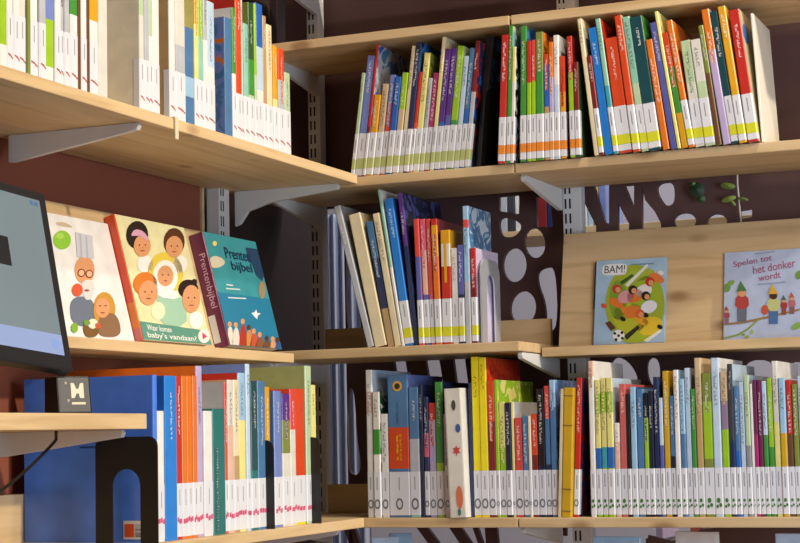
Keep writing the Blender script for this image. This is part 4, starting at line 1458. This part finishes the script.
# ------------------------------------------------------------------ monitor, black box, cable, clip
def basis(yaw, tilt, roll):
    Rz = Matrix.Rotation(yaw, 3, 'Z')
    u, v, n = Rz @ Vector((0, 1, 0)), Vector((0, 0, 1)), Rz @ Vector((1, 0, 0))
    q = Matrix.Rotation(-tilt, 3, u)
    v, n = q @ v, q @ n
    q = Matrix.Rotation(roll, 3, n)
    return q @ u, q @ v, n


u, v, n = basis(-0.1, 0.27, -0.09)
q0 = Vector(bp(74, 372, 0, -0.02))
t = empty('monitor')
tag(t, 'black-framed monitor tilted back on the pine desk board, screen glowing grey', 'monitor')
Wm, Hm = 0.56, 0.333
t.matrix_world = Matrix(((u.x, v.x, n.x, q0.x), (u.y, v.y, n.y, q0.y), (u.z, v.z, n.z, q0.z), (0, 0, 0, 1)))
PL = mat('16161a', 0.4, 0.1)
m = MB(); m.box(-Wm, 0, 0, Hm, -0.024, 0, PL); m.build('monitor_body', t, bevel=0.004)
scr = bpy.data.materials.new('lit_screen')
scr.use_nodes = True
nt = scr.node_tree
bs = nt.nodes['Principled BSDF']
tc = nt.nodes.new('ShaderNodeTexCoord')
nz = nt.nodes.new('ShaderNodeTexNoise')
nz.inputs['Scale'].default_value = 2.0
nt.links.new(tc.outputs['Object'], nz.inputs['Vector'])
mx = nt.nodes.new('ShaderNodeMixRGB')
mx.inputs[1].default_value = lin('5c6b74')
mx.inputs[2].default_value = lin('74838a')
nt.links.new(nz.outputs['Fac'], mx.inputs[0])
nt.links.new(mx.outputs[0], bs.inputs['Base Color'])
nt.links.new(mx.outputs[0], bs.inputs['Emission Color'])
bs.inputs['Emission Strength'].default_value = 0.25
bs.inputs['Roughness'].default_value = 0.25


def lit(name, h, s):
    m = mat(h, 0.3, 0.03)
    m2 = m.copy()
    m2.name = name
    b_ = m2.node_tree.nodes['Principled BSDF']
    b_.inputs['Emission Color'].default_value = lin(h)
    b_.inputs['Emission Strength'].default_value = s
    return m2


m = MB(); m.face([(-Wm + .014, .027, .0006), (-.019, .027, .0006), (-.019, Hm - .018, .0006), (-Wm + .014, Hm - .018, .0006)], scr); so = m.build('screen', t, fix=False)
m = MB(); m.face([(-Wm + .014, .027, .0010), (-.019, .027, .0010), (-.019, .064, .0010), (-Wm + .014, .064, .0010)], lit('lit_taskbar', '7f90b8', .3)); m.build('task_bar', so, fix=False)
m = MB(); m.face([(x, y, .0014) for x, y in blob(-.038, .046, .009, .009, 14)], lit('lit_icon', '6f8ac0', .4)); m.build('bar_icon', so, fix=False)
m = MB(); m.face([(-Wm + .1, .175, .0010), (-.118, .175, .0010), (-.118, .228, .0010), (-Wm + .1, .228, .0010)], mat('14161a', .4)); m.build('dark_tile', so, fix=False)
for k in range(2):
    m = MB(); m.face([(-.045 + k * .012, Hm - .030, .0010), (-.037 + k * .012, Hm - .030, .0010), (-.037 + k * .012, Hm - .022, .0010), (-.045 + k * .012, Hm - .022, .0010)], mat('4a6a9a', .4)); m.build('corner_icon', so, fix=False)
m = MB()
zd = Z0 - .155
m.box(-.30, -.12, -1.56, -1.36, zd + .0004, zd + .010, PL)
so = m.build('stand_foot', None, bevel=.003)
m = MB()
m.tube([(-.22, -1.45, zd + .008), (-.22, -1.45, zd + .10), (-.165, -1.455, zd + .17)], .018, PL, 10)
so2 = m.build('stand_neck')
bpy.context.view_layer.update()
for q in (so, so2):
    q.parent = t
    q.matrix_parent_inverse = t.matrix_world.inverted()

# small black box with a white emblem
pb = bp(75, 410, 2, Z0 - .155)
pc = Vector((-0.042, -1.140, Z0 - .1547))
t = empty('scanner_box', pc, (0, 0, math.radians(-30)))
tag(t, 'small black device with a white emblem standing under the monitor', 'device')
m = MB(); m.prism([(-.034, 0), (.022, 0), (.012, .064), (-.034, .064)], 1, -.032, .032, mat('141312', .4, .1)); bo = m.build('device_body', t, bevel=.003)
tl = math.atan2(.010, .064)


def fp(y, z, off):
    return (.022 - .010 * z / .064 + off, y, z + off * .15)


def fpoly(pts, c, off, name):
    m = MB(); m.face([fp(y, z, off) for y, z in pts], mat(c, .4)); return m.build(name, t, fix=False)


def rect(a, b_, c, d_):
    return [(a, c), (b_, c), (b_, d_), (a, d_)]


fpoly(rect(-.028, .028, .008, .060), '2c2924', .0004, 'grey_frame')
fpoly(rect(-.026, .026, .010, .058), '12100e', .0008, 'dark_face')
mm = mat('d6cdae', .4)
m = MB()
H_ = [(-.006, .026), (0.000, .026), (.004, .034), (.008, .034), (.010, .026), (.018, .026), (.018, .052), (.012, .052), (.008, .042), (.004, .042), (0.000, .052), (-.006, .052)]
m.face([fp(y, z, .0012) for y, z in H_], mm); m.build('emblem', t, fix=False)
fpoly(rect(-.006, .020, .015, .019), 'cfc6aa', .0012, 'print_line')
for yy, zz_ in ((-.017, .050), (-.014, .020)):
    fpoly(rect(yy, yy + .004, zz_, zz_ + .004), '9a9484', .0012, 'print_mark')

# cable below the desk
m = MB()
pts = []
P0, P1, P2 = Vector(bp(56, 440, 0, -.10)), Vector(bp(30, 470, 0, -.10)), Vector(bp(-6, 496, 0, -.10))
for k in range(17):
    s_ = k / 16
    pts.append(P0 * (1 - s_) ** 2 + P1 * 2 * s_ * (1 - s_) + P2 * s_ * s_)
P3 = Vector((P0.x - .02, P0.y + .03, Z0 - .184))
pts = [P3] + pts
m.tube(pts, .0028, BLACK, 6)
tag(m.build('cable', smooth=True), 'thin black cable hanging below the pine desk board by the blue album', 'cable')
# clip on the upper board's edge
pk = shelf_px(176, 0, .002, Z0 + .395)
m = MB()
m.prism([(-.014, .0006), (.0012, .0006), (.0012, -.040), (.0035, -.040), (.0035, .0026), (-.014, .0026)], 1, -.006, .006, mat('d9cfae', .4))
o = m.build('shelf_clip')
o.location = (0.0005, pk[1], Z0 + .405)
tag(o, 'small cream clip hooked over the edge of the long upper left board', 'clip')

# ------------------------------------------------------------------ cut-out partition behind the back bookcase
PANEL = mat('5a3e3b', 0.6, 0.10, 12.0)
YP = 0.372


def xz(x, y):
    p = bp(x, y, 1, YP)
    return (p[0], p[2])


holes = []


def hole(pts, it=2):
    holes.append(smooth_poly([xz(*p) for p in pts], it) if it else [xz(*p) for p in pts])


def hole_e(cx, cy, rx, ry, rot=0.0):
    holes.append([xz(*p) for p in blob(cx, cy, rx, ry, 24, rot)])


# openings beside the corner books
hole([(346, 230), (354, 222), (357, 250), (358, 300), (362, 340), (346, 340)], 2)
hole([(347, 392), (352, 386), (355, 400), (357, 440), (362, 468), (356, 477), (347, 470)], 2)
hole([(498.5, 215), (521, 222), (521, 231), (512, 238), (500, 236)], 2)
hole([(499, 197), (519, 195), (519, 214), (499, 211)], 0)
hole_e(534.6, 243, 10.5, 15, -.15)
hole_e(514.5, 265, 12, 17)
hole_e(523, 308, 13, 17, .1)
hole([(537, 272), (546, 267), (556, 268), (558, 330), (546, 330), (545, 303), (538, 285)], 2)
hole([(536, 197), (550, 196), (553, 227), (537, 227)], 0)
# letter shapes above the display board
hole([(577, 198), (581, 196), (596, 226), (596, 240), (577, 240)], 0)
hole([(594, 186), (609, 184), (609, 224), (605, 222)], 0)
hole([(618, 203), (629, 224), (629, 236), (618, 236)], 0)
hole([(625, 186), (634, 185), (634, 208)], 0)
hole([(642, 186), (645, 200), (655, 212), (661, 224), (661, 236), (642, 236)], 0)
hole([(656, 190), (660, 183), (674, 182), (675, 200), (671, 206), (664, 205)], 2)
hole_e(685, 221, 11, 8)
hole_e(717, 222, 10, 8)
hole([(740, 211), (752, 209), (752, 217), (741, 219)], 0)
# slanted openings under the fourth board
for a, b_, dx in ((411, 422, 26), (444, 456, 24), (470, 475, 12), (484, 496, 3), (341, 352, 12)):
    hole([(a, 520), (b_, 520), (b_ + dx, 556), (a + dx, 556)], 0)
for a, b_, dx in ((392, 404, 10), (424, 438, 10), (452, 464, 8)):
    hole([(a, 352), (b_, 352), (b_ + dx, 412), (a + dx, 412)], 0)
hole([(612, 356), (628, 360), (640, 380), (630, 392), (608, 380)], 2)
hole([(646, 358), (660, 358), (660, 388), (648, 384)], 2)
hole([(742, 360), (776, 360), (776, 392), (744, 392)], 2)  # this opening and the next are made up, for the sheen of glossy covers
hole([(787, 362), (806, 362), (806, 392), (788, 392)], 2)
hole([(520, 524), (566, 526), (566, 536), (524, 532)], 0)
hole([(648, 535), (672, 541), (700, 530), (720, 527), (812, 527), (812, 556), (648, 556)], 0)
cu = bpy.data.curves.new('panel_outline', 'CURVE')
cu.dimensions = '2D'
cu.fill_mode = 'BOTH'
cu.extrude = 0.007
x0, x0b = xz(345, 300)[0], -0.37
outer = [(x0, Z0 - 1.2), (1.7, Z0 - 1.2), (1.7, Z0 + 1.15), (x0b, Z0 + 1.15), (x0b, Z0 + .385), (x0, Z0 + .385)]
for poly in [outer] + holes:
    sp = cu.splines.new('POLY')
    sp.points.add(len(poly) - 1)
    for p, c in zip(sp.points, poly):
        p.co = (c[0], c[1], 0, 1)
    sp.use_cyclic_u = True
tmp = bpy.data.objects.new('tmp', cu)
COL.objects.link(tmp)
me = bpy.data.meshes.new_from_object(tmp.evaluated_get(bpy.context.evaluated_depsgraph_get()))
bpy.data.objects.remove(tmp)
me.materials.clear()
me.materials.append(PANEL)
pn = bpy.data.objects.new('partition_panel', me)
COL.objects.link(pn)
pn.rotation_euler = (math.pi / 2, 0, 0)
pn.location = (0, YP + .007, 0)
tag(pn, 'dark purple-brown partition panel with rounded and letter-shaped openings behind the back bookcase', 'partition')

# pale blue curtain beyond the corner upright
m = MB()
cm = [mat('a9b2cc', .8, .06, 8.0), mat('6f7a9c', .8, .06, 8.0)]
xa, xb = bp(312, 300, 1, .95)[0], bp(366, 300, 1, .95)[0]
N_ = 48
for k in range(N_):
    s0, s1 = k / N_, (k + 1) / N_
    f0, f1 = .95 + .006 * math.sin(s0 * 40), .95 + .006 * math.sin(s1 * 40)
    m.face([(xa + (xb - xa) * s0, f0, .4), (xa + (xb - xa) * s1, f1, .4), (xa + (xb - xa) * s1, f1, Z0 + .45), (xa + (xb - xa) * s0, f0, Z0 + .45)], cm[0])
o = m.build('curtain', smooth=True)
tag(o, 'pale blue hanging curtain seen past the dark corner upright', 'curtain')

# ------------------------------------------------------------------ bookcase in the room beyond
YF = 1.15
zA = bp(545, 229, 1, YF)[2]
zB = bp(520, 213.5, 1, YF)[2]
board('far_shelf_board', -.75, 1.3, YF, YF + .28, zA - Z0, .02, 'pine shelf board of the bookcase seen beyond the partition openings', 'shelf')
FARC = ['paleblue', 'darkred', 'white', 'navy', 'red', 'steel', 'offwhite', 'darkgrey', 'blush', 'paleblue', 'purple', 'white', 'periwinkle', 'darkred', 'palegrey']


CN = dict(palegrey='pale grey', darkgrey='dark grey', darkred='dark red', paleblue='pale blue', steel='steel blue', offwhite='off-white', navy='navy blue')


def far_row(px0, px1, zs, h0, names, group, where):
    x = shelf_px(px0, 1, YF, zs)[0]
    xe = shelf_px(px1, 1, YF, zs)[0]
    k = 0
    while x < xe:
        c = names[k % len(names)]
        w = rnd.uniform(.016, .032)
        h = h0 + rnd.uniform(-.03, .03)
        r_ = make_book(w, h, .18, c, c, title=0, pages=True)
        r_.location = (x + w / 2, YF + .012, zs + .0004)
        nth = ['first', 'second', 'third', 'fourth', 'fifth', 'sixth', 'seventh', 'eighth', 'ninth', 'tenth', 'eleventh', 'twelfth', 'thirteenth', 'fourteenth', 'fifteenth', 'sixteenth', 'seventeenth', 'eighteenth', 'nineteenth', 'twentieth', 'twenty-first', 'twenty-second', 'twenty-third', 'twenty-fourth', 'twenty-fifth'][k]
        tag(r_, f'distant {CN.get(c, c)} book {where}, {nth} from the left there', 'book', group)
        x += w + .001
        k += 1


far_row(497, 521, zA, .21, ['palegrey', 'darkgrey', 'white', 'steel'], 'books beyond the partition', 'seen above the tall light blue cover')
far_row(536, 556, zA, .22, ['darkred', 'navy', 'red', 'white', 'plum'], 'books beyond the partition', 'seen beside the board joint opening')
far_row(577, 600, zA, .22, ['white', 'paleblue', 'tan', 'periwinkle'], 'books beyond the partition', 'seen in the triangular opening')
zC = Z0 - .80
board('far_shelf_board', -.2, 1.6, YF, YF + .28, zC - Z0, .02, 'low pine shelf board far beyond the partition under the distant low books', 'shelf')
far_row(648, 806, zC, .30, ['darkgrey', 'lilac', 'olive', 'white', 'steel', 'salmon', 'mauve', 'paleblue', 'white', 'navy'], 'low books beyond the partition', 'low under the fourth board')

# vine hanging on the partition
m = MB()
pts = [Vector(bp(x, y, 1, .345)) for x, y in ((737, 170), (737.5, 185), (739, 200), (740, 214), (743, 236))]
m.tube(pts, .0022, mat('c9c6bc', .6), 6)
t = empty('hanging_plant')
tag(t, 'green leafy plant stem hanging behind the display board against the dark panel', 'plant')
m.build('stem', t, smooth=True)
for cx, cy, rx, ry, rot, c in ((728, 186, 8, 3.4, .1, '6f8a3a'), (729, 199, 8, 3.0, -.3, '8a9a4a'), (743, 199, 6, 2.0, .2, '6a7a3c'), (697, 190, 8, 8, .2, '1e3a24'), (701, 199, 5, 4, -.4, '34502c'), (693, 184, 3, 2.5, 0, '4a6a34'), (733, 203, 4, 2, .8, '7f9248')):
    m = MB()
    P = [Vector(bp(x, y, 1, .342)) for x, y in smooth_poly([(cx + rx * math.cos(a) * math.cos(rot) - ry * math.sin(a) * math.sin(rot), cy + rx * math.cos(a) * math.sin(rot) + ry * math.sin(a) * math.cos(rot)) for a in [k * math.pi / 4 for k in range(8)]], 1)]
    i0 = len(m.v)
    mid = sum(P, Vector()) / len(P) + Vector((0, -.006, 0))
    for k in range(len(P)):
        m.face([tuple(P[k]), tuple(P[(k + 1) % len(P)]), tuple(mid)], mat(c, .5))
    m.build('leaf', t, fix=False)

# ------------------------------------------------------------------ glossy books on the lowest board (mostly below the frame)
zL = Z0 - .79
for k, (px_, ytop, wpx, c, yaw, what) in enumerate(((366, 538, 24, 'paleblue', 25, 'pale blue glossy book whose top edge shows under the lit board end'), (384, 534, 20, 'lightblue', 25, 'light blue glossy book standing behind the pale blue one under the fourth board'),
                                             (590, 537, 46, 'lightblue', -8, 'shiny light blue cover leaning below the mustard and red books'), (672, 532, 42, 'white', -12, 'shiny white cover standing below the tan and yellow-green books'),
                                             (772, 534, 50, 'paleblue', -10, 'shiny pale blue cover standing below the last green books'))):
    yb = .06 + .05 * (k % 2)
    a = shelf_px(px_, 1, yb, Z0 - .5)
    c2 = shelf_px(px_ + wpx, 1, yb, Z0 - .5)
    T = bp(px_ + wpx * .5, ytop, 1, yb)
    r_ = make_book(.018, T[2] - zL, (c2[0] - a[0]) * 1.05, c, c, title=0)
    r_.rotation_euler = (0, 0, math.radians(-90 + yaw))
    r_.location = (a[0] + .01, yb + .01, zL + .0004)
    tag(r_, what, 'book', 'glossy books on the lowest board')
